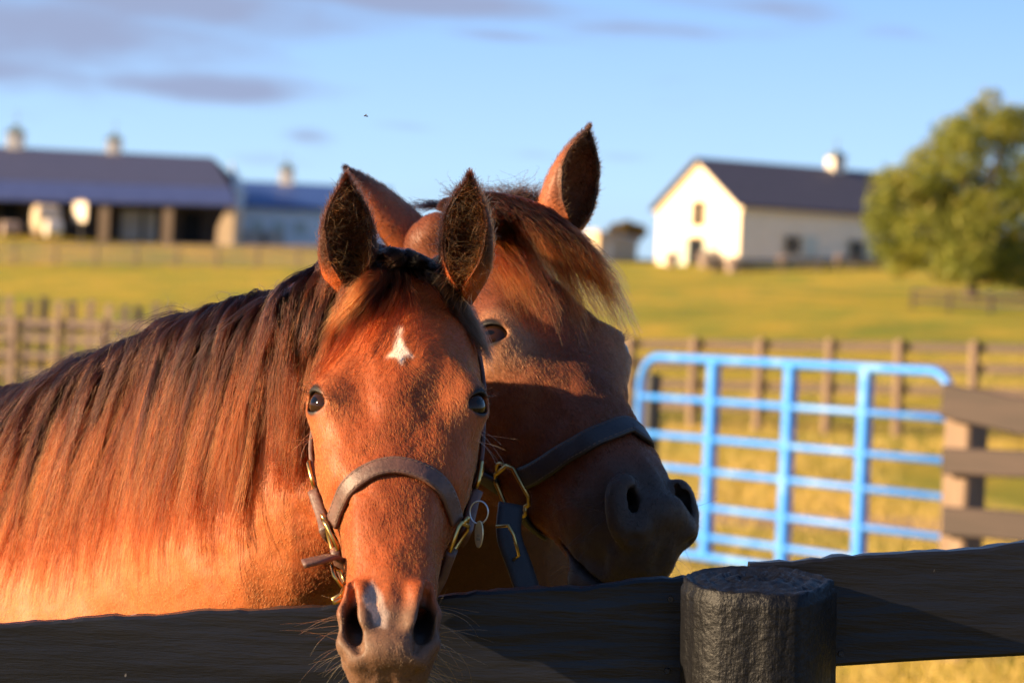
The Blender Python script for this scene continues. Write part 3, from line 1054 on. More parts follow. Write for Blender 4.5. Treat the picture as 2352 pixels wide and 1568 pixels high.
def fur_mask(h, neck_w):
    def f(c):
        W = h.to_world(c)
        head = (c[:, 2] > -.04) & (np.abs(c[:, 0]) < .13) & (c[:, 1] > -.24)
        nd = np.hypot(np.abs(c[:, 0]) - .041 - h.mod[2], c[:, 2] - .545 - h.mod[3])
        ec = h.eye_c + EYE_DIR * EYE_R
        ey = np.sqrt((np.abs(c[:, 0]) - ec[0]) ** 2 + (c[:, 1] - ec[1]) ** 2 + (c[:, 2] - ec[2]) ** 2)
        w = np.where(head, 1.0, np.where((W[:, 0] > -1.0) & (W[:, 1] < 4.5) & (W[:, 2] > 1.0), neck_w, 0))
        w = w * np.where(head, np.clip((nd - .008) / .02, .05, 1), 1) * (ey > .0215)
        return w
    return f

fur(A, 380000, fur_mask(A, .75), length=.0065, rad=.00013, seed=11)
fur(B, 190000, fur_mask(B, .10), length=.0062, rad=.00015, seed=12)

# mane of the front horse, lying on the camera side of the neck
r = np.random.default_rng(5)
cw = np.array([np.array(c) for c in crest])
cu = np.concatenate(([0], np.cumsum(np.linalg.norm(np.diff(cw, axis=0), axis=1))))
ax_ = unit((cw[-1] - cw[1]) * np.array((1, 1, 0)))
side_ = np.array((ax_[1], -ax_[0], 0)); side_ = side_ if side_[1] < 0 else -side_
guides = []
for i in range(640):
    u = r.uniform(-.02, cu[-1]) if i > 45 else r.uniform(.0, .16)
    c = catmull(cu, cw, np.array([u]))[0]
    off = r.normal(0, .010)
    o_ = Vector(c - side_ * off + np.array((0, 0, .25)))
    loc, nrm, idx, dist = A.bvh.ray_cast(o_, Vector((0, 0, -1)))
    if loc is None: continue
    f = u / cu[-1]
    lean = np.array((-.10 - .42 * smoothstep(.35, 1.0, f), -.05, -1.0))
    sd_ = unit(side_ * f + np.array((.25, -1, 0)) * (1 - f) ** 3 * 1.5 + side_ * .2)
    v0 = sd_ * (.6 + .5 * r.random()) + np.array((0, 0, .55 + .5 * r.random() - .2)) + ax_ * r.normal(0, .25)
    L_ = (.25 + .14 * r.random()) * (1 - .25 * smoothstep(.85, 1.0, 1 - f))
    guides.append(guide(A, np.array(loc), v0, L_, 20, grav=unit(lean) , stiff=.62, clear=.004 + .012 * r.random(), wave=.055, seed=i))
for (a_, b_, n_g) in (([(706, 655, .004), (690, 760, .012), (683, 880, .014), (672, 1010, .012), (664, 1120, .006)], [(800, 640, .0), (752, 700, .014), (716, 800, .018), (702, 900, .016), (690, 1040, .010)], 46),
                      ([(640, 672, .004), (628, 780, .012), (622, 900, .012), (612, 1020, .010), (600, 1150, .004)], [(715, 650, .004), (700, 760, .012), (694, 880, .014), (684, 1010, .010), (676, 1120, .006)], 26)):
    for i in range(n_g):
        t_ = r.random(); g_ = np.array(a_) * (1 - t_) + np.array(b_) * t_
        g_[:, 0] += r.normal(0, 7) * np.linspace(0, 1, 5); g_[:, 1] += r.normal(0, 14) * np.linspace(.1, 1, 5); g_[:, 2] *= .5 + r.random()
        guides.append(px_path(A, g_, 3.50, k=21, lift=.003))
mane = clump(guides, 58, .0085, .0034, r, jitter=.0010, len_var=.5)
n_, k_ = mane.shape[:2]
lock_tone = np.repeat(np.exp(r.normal(0, .5, len(guides))), 58)[:, None, None]
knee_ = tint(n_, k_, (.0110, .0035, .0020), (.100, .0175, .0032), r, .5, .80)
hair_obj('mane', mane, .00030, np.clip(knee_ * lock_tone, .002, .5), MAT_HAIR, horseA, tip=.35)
# strays that cross the locks
sg = []
for i in range(60):
    u = r.uniform(.02, cu[-1]); c = catmull(cu, cw, np.array([u]))[0]
    loc, nrm, idx, dist = A.bvh.ray_cast(Vector(c + np.array((0, 0, .25))), Vector((0, 0, -1)))
    if loc is None: continue
    f = u / cu[-1]
    v0 = side_ * (.7 + .5 * r.random()) + np.array((0, 0, .5)) + ax_ * r.normal(0, .6)
    sg.append(guide(A, np.array(loc), v0, .20 + .22 * r.random(), 20, grav=unit((-.10 - .35 * f + r.normal(0, .18), -.05, -1.0)), stiff=.72, clear=.012 + .008 * r.random(), wave=.11, seed=5000 + i))
stray = clump(sg, 9, .006, .007, r, jitter=.0026, len_var=.6, curl=.003)
hair_obj('stray_mane_hair', stray, .00026, tint(stray.shape[0], stray.shape[1], (.016, .0048, .0026), (.10, .022, .0048), r, .6, .7), MAT_HAIR, horseA, tip=.3)
# loose hairs that stand off the crest
fly = []
for i in range(260):
    u = r.uniform(.02, cu[-1]); c = catmull(cu, cw, np.array([u]))[0]
    o_ = Vector(c + np.array((0, 0, .25))); loc, nrm, idx, dist = A.bvh.ray_cast(o_, Vector((0, 0, -1)))
    if loc is None: continue
    v0 = side_ * r.normal(.2, .5) + np.array((0, 0, 1.0)) + ax_ * r.normal(.2, .6)
    fly.append(guide(A, np.array(loc), v0, .03 + .06 * r.random(), 9, stiff=.75, clear=.003, wave=.25, seed=900 + i))
fly = np.array(fly)

# forelock of the front horse: dark tuft between the ears, falling to both sides
fg = []
fr = np.random.default_rng(21)
def fam(h, a, b, n, depth, jit, lift=.006):
    """guides blended between two drawn strands"""
    a, b = np.array(a, float), np.array(b, float)
    out = []
    for i in range(n):
        t = fr.random()
        q = a * (1 - t) + b * t
        q[:, :2] += fr.normal(0, jit, q[:, :2].shape) * np.linspace(.3, 1, len(q))[:, None]
        q[:, 2] += fr.random() * .006
        out.append(px_path(h, q, depth, lift=lift))
    return out
gl = fam(A, [(905, 580, .0), (868, 612, .006), (800, 690, .010), (738, 770, .012), (692, 872, .010)],
            [(935, 588, .0), (895, 625, .006), (838, 690, .008), (775, 752, .008), (722, 820, .008)], 26, 3.40, 6)
gr = fam(A, [(930, 582, .0), (985, 606, .008), (1048, 668, .008), (1098, 750, .008), (1136, 850, .010)],
            [(950, 600, .0), (985, 628, .006), (1030, 690, .006), (1075, 752, .006), (1112, 800, .008)], 24, 3.40, 5)
gt = fam(A, [(850, 600, .004), (880, 588, .012), (920, 586, .014), (955, 600, .012), (985, 622, .008)],
            [(868, 620, .004), (900, 612, .010), (935, 612, .010), (968, 622, .008), (1000, 645, .006)], 16, 3.40, 7)
def put(gs, per, s0, s1, root, tip, knee, name, parent, rad=.00026, rr=fr, lv=.34, jit=.0010):
    m = clump(gs, per, s0, s1, rr, jitter=jit, len_var=lv)
    return m, tint(m.shape[0], m.shape[1], root, tip, rr, .45, knee)
def join_hair(name, parts, rad, parent, tip=.3):
    P_ = np.concatenate([p for p, c in parts]); C_ = np.concatenate([c for p, c in parts])
    return hair_obj(name, P_, rad, C_, MAT_HAIR, parent, tip)
parts = [put(gl, 80, .010, .009, (.007, .004, .0035), (.145, .040, .011), .38, '', None),
         put(gr, 60, .008, .004, (.010, .007, .006), (.040, .018, .009), .5, '', None),
         put(gt, 80, .010, .008, (.010, .009, .010), (.030, .022, .018), .5, '', None)]
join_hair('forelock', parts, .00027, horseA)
k14 = 14

# forelock of the horse behind: long, thrown across the brow to its far side
S = np.array([(1010, 470), (1100, 452), (1185, 462), (1262, 490)], float)
Mi = np.array([(1100, 535), (1205, 550), (1305, 582), (1380, 606)], float)
En = np.array([(1195, 690), (1285, 752), (1385, 738), (1462, 748)], float)
gb = []
for i in range(170):
    t = 3 * fr.random() ** 1.25
    ip = lambda M_: catmull(np.arange(4.0), M_, np.array([t]))[0]
    s_, m_, e_ = ip(S), ip(Mi), ip(En)
    cut = .70 + .42 * fr.random(); wob_ = fr.normal(0, 16)
    q = []
    for w in (0, .2, .45, .7, 1):
        w2 = w * cut
        p = (1 - w2) ** 2 * s_ + 2 * w2 * (1 - w2) * (m_ * 2 - (s_ + e_) / 2) + w2 ** 2 * e_
        q.append((p[0] + (fr.normal(0, 9) + wob_ * 1.3) * w, p[1] + fr.normal(0, 12) * w, .018 + .022 * math.sin(w * 2.6)))
    gb.append(px_path(B, q, 3.88, lift=.008))
mB = clump(gb, 34, .009, .0026, fr, jitter=.0018, len_var=.42)
tone_b = np.repeat(np.exp(fr.normal(0, .6, len(gb))), 34)[:, None, None]
kt = np.linspace(0, 1, mB.shape[1])[None, :, None]
kt = smoothstep(.52, .92, kt + fr.normal(0, .06, (mB.shape[0], 1, 1)))
cB = np.clip(tone_b * (np.array((.030, .0070, .0034))[None, None] * (1 - kt) + np.array((.23, .058, .012))[None, None] * kt) * (.6 + .8 * fr.random((mB.shape[0], 1, 1))), .002, .6)
# tuft and fly-aways on its poll
gp = []
for i in range(60):
    x = fr.uniform(1045, 1250)
    q = [(x, 478 + fr.normal(0, 5), .0), (x - 6 + fr.normal(0, 12), 455 + fr.normal(0, 6), .004), (x + fr.normal(-4, 22), 442 + fr.normal(0, 9), .006), (x + fr.normal(0, 40), 446 + fr.normal(0, 16), .004)]
    gp.append(px_path(B, q, 3.96, lift=.004))
gq = [px_path(B, [(1040, 480, 0), (1000, 470 + fr.normal(0, 3), 0), (965 + fr.normal(0, 8), 472 + fr.normal(0, 5), 0), (925 + fr.normal(0, 12), 470 + fr.normal(0, 7), 0)], 3.98) for i in range(12)]
m2 = clump(gp, 14, .004, .010, fr, jitter=.0022, len_var=.6)
m3 = clump(gq, 10, .004, .006, fr, jitter=.0012, len_var=.5)
join_hair('forelock', [(mB, cB), (m2, tint(m2.shape[0], 14, (.014, .009, .008), (.05, .024, .014), fr)), (m3, tint(m3.shape[0], 14, (.01, .008, .008), (.016, .011, .010), fr))], .00036, horseB)

# mane of the horse behind, far side and crest
gm = []
cwB = np.array(crestB, float); cuB = np.concatenate(([0], np.cumsum(np.linalg.norm(np.diff(cwB, axis=0), axis=1))))
axB = unit((cwB[-1] - cwB[0]) * np.array((1, 1, 0))); sdB = np.array((axB[1], -axB[0], 0))
for i in range(90):
    c = catmull(cuB, cwB, np.array([r.uniform(.02, cuB[-1])]))[0]
    loc, nrm, idx, dist = B.bvh.ray_cast(Vector(c + np.array((0, 0, .3))), Vector((0, 0, -1)))
    if loc is None: continue
    gm.append(guide(B, np.array(loc), sdB * .8 + np.array((0, 0, .35)), .26 + .1 * r.random(), 13, stiff=.6, clear=.008, wave=.1, seed=2000 + i))
mm = clump(gm, 50, .012, .006, r, jitter=.0012)
hair_obj('mane', mm, .0004, tint(mm.shape[0], mm.shape[1], (.014, .009, .007), (.06, .022, .011), r, .4), MAT_HAIR, horseB)

# hair in and on the ears
def ear_hair(h, n_in, n_out, light, dark, ln, seed, lo_=.010, st=.22):
    q = np.random.default_rng(seed)
    P_, C_ = [], []
    for (v, f, t, ph, inn, e) in h.ears:
        base, tip, opening = [np.asarray(x, float) for x in e[:3]]
        a = unit(tip - base); o = unit(opening - a * a.dot(opening)); l = np.cross(a, o)
        cen = np.array([v[g].mean(0) for g in f]); tf = np.array([t[g].mean() for g in f]); pf = np.array([ph[g].mean() for g in f]); iff = np.array([inn[g].min() for g in f])
        idx = np.flatnonzero((iff == 1) & (tf > -.02) & (tf < .93))
        w = (.35 + np.abs(pf[idx]) ** 2 * 1.3) * np.interp(tf[idx], [0, .2, .6, .93], [1.6, 1.2, 1.0, .5])
        for i in q.choice(idx, n_in, p=w / w.sum()):
            p = cen[i] + q.normal(0, .002, 3)
            inward = -unit(p - (base + a * np.dot(p - base, a)))
            d = unit(inward * .75 + o * (.35 + .5 * q.random()) + a * q.normal(.35, .5) + q.normal(0, .35, 3))
            k = 8; L_ = ln * (.5 + .9 * q.random()) * (1.25 if tf[i] < .3 else 1)
            pts = [p]; dv = d; bend = q.normal(0, .28, 3) + a * -.06
            for j in range(k - 1):
                dv = unit(dv + bend * .55); pts.append(pts[-1] + dv * L_ / (k - 1))
            P_.append(pts)
            w_ = np.clip(q.normal(.25 + .35 * (tf[i] < .35), .35), 0, 1)
            C_.append(np.asarray(light) * w_ + np.asarray(dark) * (1 - w_))
        idx = np.flatnonzero((iff == 0) & (tf > -.05))
        for i in q.choice(idx, n_out):
            p = cen[i] + q.normal(0, .0015, 3)
            out_ = unit(p - (base + a * np.dot(p - base, a)))
            d = unit(a * .8 + out_ * st + q.normal(0, .20, 3) + o * (.5 if abs(pf[i]) > .7 else 0))
            L_ = lo_ * (.6 + .7 * q.random()); k = 8
            pts = [p - out_ * .001 + (d * s_ - out_ * .2 * s_ * s_) * L_ for s_ in np.linspace(0, 1, k)]
            P_.append(pts)
            dk = max(np.clip((tf[i] - .6) / .35, 0, 1), np.clip((abs(pf[i]) - h.ear_rim) / .25, 0, 1) * np.clip((tf[i] - .05) / .3, 0, 1)) * .9
            C_.append((h.base * 1.2 * (1 - dk) + np.array((.014, .010, .009)) * dk) * (.7 + .6 * q.random()))
    hair_obj('ear_hair', np.array(P_), .00023, np.array(C_), MAT_HAIR, h.obj, .35)
ear_hair(A, 2300, 5200, (.30, .10, .030), (.010, .006, .0045), .024, 31)
ear_hair(B, 2400, 5200, (.36, .12, .035), (.02, .010, .007), .012, 32, .0065, .12)

# whiskers and lashes
def whiskers(h, n, seed, spots, ln, colr):
    q = np.random.default_rng(seed)
    P_, C_ = [], []
    tries = 0
    while len(P_) < n and tries < n * 30:
        tries += 1
        x, d, s, out = spots(q)
        pw = h.to_world(np.array((x, d, s)))
        loc, nrm = near(h, pw)
        dv = unit(nrm + h.M @ np.array(out) * .6 + q.normal(0, .28, 3))
        L_ = ln * (.45 + .8 * q.random()); k = 8
        pts = [loc]; b = q.normal(0, .06, 3) + np.array((0, 0, -.07))
        for j in range(k - 1):
            dv = unit(dv + b); pts.append(pts[-1] + dv * L_ / (k - 1))
        P_.append(pts); C_.append(np.asarray(colr) * (.4 + .9 * q.random()))
    return np.array(P_), np.array(C_)
def muzzle_spots(q):
    s = q.uniform(.515, .60); sx = q.choice((-1, 1))
    return sx * q.uniform(.02, .06), q.uniform(-.175, -.09), s, (sx * .7, -.5, .35)
def nose_spots(q):
    sx = q.choice((-1, 1))
    return sx * .055, q.uniform(-.09, -.05), q.uniform(.50, .57), (sx * 1.2, -.1, .2)
def under_eye(q):
    sx = q.choice((-1, 1))
    return sx * .10, q.uniform(-.05, -.03), q.uniform(.245, .27), (sx * 1.1, -.1, .4)
for h, o_, cc in ((A, horseA, (.34, .17, .07)), (B, horseB, (.03, .022, .018))):
    w1, c1 = whiskers(h, 80 if h is A else 40, 41, muzzle_spots, .048, cc)
    w2, c2 = whiskers(h, 26, 42, nose_spots, .060, cc)
    w3, c3 = whiskers(h, 12, 43, under_eye, .050, cc)
    hair_obj('whiskers', np.concatenate([w1, w2, w3]), .00022, np.concatenate([c1, c2, c3]), MAT_HAIR, o_, .3)
    P_, C_ = [], []
    q = np.random.default_rng(44)
    for sx in (-1, 1):
        m = np.array((sx, 1, 1)); Fm = eye_frame(m)
        for i in range(46):
            t = q.uniform(math.pi * .08, math.pi * .92)          # upper lid
            lp = m * h.eye_c + Fm @ (EYE_R * np.array((math.cos(t) * .80, math.sin(t) * .52, .80)))
            dl = Fm @ np.array((math.cos(t) * .55, math.sin(t) * .5, .75)) + q.normal(0, .15, 3)
            L_ = .016 * (.6 + .7 * q.random()) / h.k
            pts = [lp + unit(dl) * L_ * s_ + np.array((0, .1, .5)) * L_ * s_ * s_ * .5 for s_ in np.linspace(0, 1, 8)]
            P_.append(h.to_world(np.array(pts))); C_.append((.012, .009, .008))
    hair_obj('eyelashes', np.array(P_), .00022, np.array(C_), MAT_HAIR, o_, .3)
hair_obj('loose_mane_hair', fly, .00025, tint(fly.shape[0], fly.shape[1], (.03, .014, .010), (.20, .07, .028), r), MAT_HAIR, horseA)

# ------------------------------------------------------------------ ground
def ground_z(x, y):
    """a near flat paddock, then a hill that rises to the barns and tips up to the right"""
    x_, y_ = np.asarray(x, float), np.asarray(y, float)
    z = np.interp(y_, [-60, 0, 20, 30, 46, 70, 95, 112, 150, 168, 185, 192, 230, 300, 700, 6000], [0, 0, 0, .08, .28, 1.25, 2.5, 3.3, 5.3, 6.15, 6.9, 7.4, 7.9, 8.1, 8.5, 9])
    z = z + .10 * np.sin(x_ * .11 + y_ * .07) * smoothstep(10, 60, y_)
    z = z + .36 * np.exp(-((x_ - 3.4) / 2.4) ** 2 - ((y_ - 13.5) / 4.0) ** 2)
    xc = np.clip(x_, -60, 60)
    return z + .050 * smoothstep(22, 44, y_) * (np.minimum(xc, 0) * (1 - smoothstep(165, 188, y_)) + np.maximum(xc, 0) * (1 - .7 * smoothstep(160, 190, y_)))

def gz(x, y):
    return float(ground_z(np.array([x]), np.array([y]))[0])

MAT_GRASS, nt, bs = new_mat('pasture_grass')
n1 = noise(nt, .16, 6, .6, mapscale=(1, .6, 1)); n2 = noise(nt, 2.6, 6, .65); n3 = noise(nt, 30, 4, .6)
r1 = ramp(nt, [(.34, (.22, .20, .022)), (.52, (.42, .29, .032)), (.68, (.50, .30, .045))])
r2 = ramp(nt, [(.30, (.62, .80, .60)), (.55, (1.0, 1.0, 1.0)), (.75, (1.15, 1.05, .95))])
m1 = nt.nodes.new('ShaderNodeMix'); m1.data_type = 'RGBA'; m1.blend_type = 'MULTIPLY'; m1.inputs[0].default_value = 1
nt.links.new(n1.outputs['Fac'], r1.inputs[0]); nt.links.new(n2.outputs['Fac'], r2.inputs[0])
nt.links.new(r1.outputs[0], m1.inputs[6]); nt.links.new(r2.outputs[0], m1.inputs[7])
n4 = noise(nt, .42, 5, .6, mapscale=(1, .5, 1)); r4 = ramp(nt, [(.46, (0, 0, 0)), (.66, (.8, .8, .8))])
m4 = nt.nodes.new('ShaderNodeMix'); m4.data_type = 'RGBA'; m4.inputs[7].default_value = (.135, .195, .022, 1)
nt.links.new(n4.outputs['Fac'], r4.inputs[0]); nt.links.new(r4.outputs[0], m4.inputs[0]); nt.links.new(m1.outputs[2], m4.inputs[6])
nt.links.new(m4.outputs[2], bs.inputs['Base Color'])
bs.inputs['Roughness'].default_value = .9
bs.inputs['Specular IOR Level'].default_value = .1
ba = nt.nodes.new('ShaderNodeMath'); ba.operation = 'ADD'
nt.links.new(n2.outputs['Fac'], ba.inputs[0]); nt.links.new(n3.outputs['Fac'], ba.inputs[1])
bump(nt, bs, ba.outputs[0], .9, .12)

ys = np.concatenate([np.linspace(-40, 60, 90), np.linspace(61, 320, 110), np.geomspace(330, 5200, 26)])
xs = np.concatenate([-np.geomspace(4000, 70, 16), np.linspace(-64, 64, 90), np.geomspace(70, 4000, 16)])
X, Y = np.meshgrid(xs, ys)
Z = ground_z(X.ravel(), Y.ravel())
V = np.c_[X.ravel(), Y.ravel(), Z]
nx_ = len(xs)
ii = np.arange((len(ys) - 1) * nx_).reshape(len(ys) - 1, nx_)[:, :-1].ravel()
gf = np.c_[ii, ii + 1, ii + nx_ + 1, ii + nx_]
g = mesh_obj('pasture', V, gf, MAT_GRASS)
tag(g, kind='structure')

# worn track across the pasture beyond the gate
MAT_SOIL = simple_mat('worn_soil', (.16, .085, .050), (.26, .155, .085), 1.2, .95, .5, .05)
tx = np.linspace(-30, 40, 71); rows = []
for k, off_ in enumerate((-1.0, -.5, 0, .5, 1.0)):
    wv = .35 * np.sin(tx * .5 + k) + .2 * np.sin(tx * 1.7 + 2 * k)
    ty = 27.0 + tx * -.12 + off_ * (1.1 + wv * .3) + wv * .3
    rows.append(np.c_[tx, ty, ground_z(tx, ty) + (.012 if abs(off_) < .9 else .004)])
V = np.concatenate(rows); ii = np.concatenate([np.arange(70) + 71 * k for k in range(4)])
tag(mesh_obj('dirt_track', V, np.c_[ii, ii + 1, ii + 72, ii + 71], MAT_SOIL), kind='structure')

# long grass standing in the pasture: one mass nobody could count
q = np.random.default_rng(77)
ng = 70000
gy = 5.0 * (70 / 5.0) ** (q.random(ng) ** .75)
gx = (q.random(ng) - .42) * (gy * .62 + 1.5)
patch = vnoise(np.c_[gx, gy, gx * 0], .35, 9)
keep = patch > .36
gx, gy, patch = gx[keep], gy[keep], patch[keep]; ng = len(gx)
keep = (gy > 5.5) | (gx > .7); gx, gy, patch = gx[keep], gy[keep], patch[keep]; ng = len(gx)
hgt = (.05 + .11 * q.random(ng)) * (.7 + .8 * patch)
b0 = np.c_[gx, gy, ground_z(gx, gy) - .01]
ln_ = q.normal(0, .5, (ng, 2)) * hgt[:, None]
tt_ = np.linspace(0, 1, 4)[None, :, None]
gp_ = b0[:, None, :] + np.concatenate([ln_[:, None, :] * tt_ ** 2, hgt[:, None, None] * tt_], 2)
gc_ = np.array((.26, .22, .035))[None] * (1 - patch[:, None]) + np.array((.46, .30, .07))[None] * patch[:, None]
gc_ = gc_ * (.7 + .6 * q.random((ng, 1)))
MAT_BLADE = bpy.data.materials.new('grass_blade'); MAT_BLADE.use_nodes = True
nt = MAT_BLADE.node_tree; bs = nt.nodes['Principled BSDF']
a_ = nt.nodes.new('ShaderNodeAttribute'); a_.attribute_name = 'hair_color'
nt.links.new(a_.outputs['Color'], bs.inputs['Base Color']); bs.inputs['Roughness'].default_value = .6
go = hair_obj('grass', gp_, .0022 * (1 + gy / 18), gc_, MAT_BLADE, None, tip=.15)
tag(go, kind='stuff')

# ------------------------------------------------------------------ building materials
MAT_WHITE = simple_mat('cream_painted_boards', (.73, .63, .49), (.79, .69, .55), 2.0, .6, .1, .01)
MAT_CREAM = simple_mat('cream_trim', (.62, .50, .34), (.68, .56, .40), 2.0, .6, .0)
MAT_TAN = simple_mat('tan_boards', (.48, .34, .20), (.55, .40, .24), 1.5, .7, .1)
MAT_PORCH = simple_mat('slate_blue_metal', (.032, .042, .115), (.045, .058, .145), 1.2, .5, .05)
MAT_NAVY = simple_mat('navy_shingles', (.022, .027, .066), (.036, .040, .090), 3.0, .75, .3, .02)
MAT_TANPOST = simple_mat('tan_posts', (.16, .11, .07), (.20, .14, .09), 1.5, .7, .1)
MAT_SHINGLE = simple_mat('dark_shingles', (.034, .032, .050), (.056, .052, .074), 3.0, .75, .3, .02, mapscale=(1, 1, 4))
MAT_BLUEROOF = simple_mat('blue_metal_roof', (.020, .045, .150), (.032, .065, .20), 1.2, .45, .05)
MAT_DARKWOOD = simple_mat('stained_dark_boards', (.045, .034, .030), (.075, .055, .045), 2.0, .75, .2, .01)
MAT_GLASSDARK = simple_mat('dark_window_glass', (.006, .007, .009), (.010, .011, .014), 1.0, .45, 0, spec=.12)
MAT_SHUTTER = simple_mat('grey_green_shutter', (.42, .46, .40), (.48, .52, .46), 1.0, .6, 0)
MAT_COPPER = simple_mat('weathered_copper', (.10, .14, .15), (.14, .19, .20), 3.0, .5, 0)
MAT_OFFWHITE = simple_mat('off_white_boards', (.68, .68, .70), (.76, .76, .78), 2.0, .7, .1)
MAT_GREY = simple_mat('grey_painted_boards', (.50, .48, .47), (.58, .56, .54), 2.0, .7, .1)

def poly_prism(name, pts, thick_dir, mat, parent):
    """closed outline (world points) given thickness along thick_dir"""
    bm = bmesh.new()
    a = [bm.verts.new(p) for p in pts]
    b = [bm.verts.new(Vector(p) + Vector(thick_dir)) for p in pts]
    n = len(pts)
    bm.faces.new(a); bm.faces.new(b[::-1])
    for i in range(n):
        bm.faces.new((a[i], b[i], b[(i + 1) % n], a[(i + 1) % n]))
    bmesh.ops.recalc_face_normals(bm, faces=bm.faces)
    return bm_obj(name, bm, mat, parent)

def box_obj(name, c, size, mat, parent, rz=0.0, bevel=0.0):
    bm = bmesh.new()
    bm_box(bm, c, size, Matrix.Rotation(rz, 3, 'Z') if rz else None, bevel)
    return bm_obj(name, bm, mat, parent)

def cupola(parent, c, s, rz, roofmat):
    """louvred ridge turret with a little pyramid roof and a finial"""
    b = box_obj('cupola', (c[0], c[1], c[2] + .5 * s), (s, s, s * 1.1), MAT_WHITE, parent, rz)
    bm = bmesh.new()
    bmesh.ops.create_cone(bm, cap_ends=True, segments=4, radius1=s * .92, radius2=.03, depth=s * .6,
                          matrix=Matrix.Translation((c[0], c[1], c[2] + s * 1.36)) @ Matrix.Rotation(rz + R(45), 4, 'Z'))
    bm_obj('cupola_roof', bm, MAT_COPPER, b)
    bm = bmesh.new()
    tube_bm(bm, [(c[0], c[1], c[2] + s * 1.6), (c[0], c[1], c[2] + s * 2.5)], .03, 6)
    bmesh.ops.create_uvsphere(bm, u_segments=8, v_segments=6, radius=.09, matrix=Matrix.Translation((c[0], c[1], c[2] + s * 2.0)))
    bm_obj('finial', bm, MAT_COPPER, b)
    for k in range(4):
        a = rz + k * math.pi / 2
        bm = bmesh.new()
        for j in range(5):
            bm_box(bm, (c[0] + math.cos(a) * (s * .5 + .02), c[1] + math.sin(a) * (s * .5 + .02), c[2] + s * (.25 + .14 * j)), (.04, s * .6, s * .07), Matrix.Rotation(a, 3, 'Z'))
        bm_obj('louvre', bm, MAT_GREY, b)

# ------------------------------------------------------------------ white barn on the right
def plan_barn(name, corner, dg, dl, wg, wl_, zb, he, hr, wallmat, roofmat, over=.35):
    """gabled barn: corner nearest the camera, gable direction dg, long side direction dl"""
    root = empty(name, (corner[0], corner[1], zb))
    dg, dl = Vector((*dg, 0)).normalized(), Vector((*dl, 0)).normalized()
    C_ = Vector((corner[0], corner[1], zb))
    up = Vector((0, 0, 1))
    P_ = lambda g_, l_, h_: C_ + dg * g_ + dl * l_ + up * h_
    inv = Matrix.Translation(-Vector((corner[0], corner[1], zb)))
    return root, P_, dg, dl

zc = 5.95
cor = at(1697, 608, 168.0)
gdir, ldir = (-.44, .898), (.898, .44)
barn, PB_, dg, dl = plan_barn('white_barn', (cor.x, cor.y), gdir, ldir, 11, 17, cor.z - .15, 0, 0, None, None)
barn.location = (0, 0, 0)
tag(barn, 'white gabled barn with dark shingle roof and a cupola, half behind the round tree', 'barn')
WG, WL, HE, HR = 10.0, 17.0, 3.72, 6.45
poly_prism('gable_wall', [PB_(0, 0, -1), PB_(WG, 0, -1), PB_(WG, 0, HE), PB_(WG / 2, 0, HR), PB_(0, 0, HE)], dl * .2, MAT_WHITE, barn)
poly_prism('gable_wall', [PB_(0, WL, -1), PB_(WG, WL, -1), PB_(WG, WL, HE), PB_(WG / 2, WL, HR), PB_(0, WL, HE)], dl * .2, MAT_WHITE, barn)
sw = poly_prism('side_wall', [PB_(0.01, .21, -1), PB_(.01, WL - .01, -1), PB_(.01, WL - .01, HE), PB_(.01, .21, HE)], dg * .2, MAT_WHITE, barn)
poly_prism('side_wall', [PB_(WG - .2, .21, -1), PB_(WG - .2, WL - .01, -1), PB_(WG - .2, WL - .01, HE), PB_(WG - .2, .21, HE)], dg * .19, MAT_WHITE, barn)
bm = bmesh.new()
for k in range(46):
    c_ = PB_(-.012, .4 + k * .4, HE / 2 - .5)
    bm_box(bm, c_, (.05, .03, HE + .95), Matrix.Rotation(math.atan2(dl.y, dl.x), 3, 'Z'))
bt = bm_obj('batten', bm, MAT_WHITE, barn); bt['kind'] = 'stuff'
sl = (HR - HE) / (WG / 2)
for sgn, nm in ((0, 'roof'), (1, 'roof')):
    g0 = -.45 if sgn == 0 else WG + .45
    pts = [PB_(g0, -.5, HE - .45 * sl + .06), PB_(g0, WL + .5, HE - .45 * sl + .06), PB_(WG / 2, WL + .5, HR + .06), PB_(WG / 2, -.5, HR + .06)]
    ro = poly_prism(nm, pts, Vector((0, 0, .14)), MAT_SHINGLE, barn)
for g0, g1, h0, h1 in ((-.3, WG / 2, HE - .3 * sl, HR), (WG + .3, WG / 2, HE - .3 * sl, HR)):
    poly_prism('bargeboard', [PB_(g0, -.06, h0 - .30), PB_(g1, -.06, h1 - .34), PB_(g1, -.06, h1 + .04), PB_(g0, -.06, h0 + .04)], dl * -.06, MAT_CREAM, barn)
for gg in (.0, WG - .22):
    poly_prism('corner_board', [PB_(gg, -.05, -1), PB_(gg + .22, -.05, -1), PB_(gg + .22, -.05, HE - .2), PB_(gg, -.05, HE - .2)], dl * .045, MAT_CREAM, barn)
rzb = math.atan2(dl.y, dl.x)
cupc = PB_(WG / 2, 9.6, HR - .05)
cupola(barn, cupc, .88, rzb, MAT_COPPER)
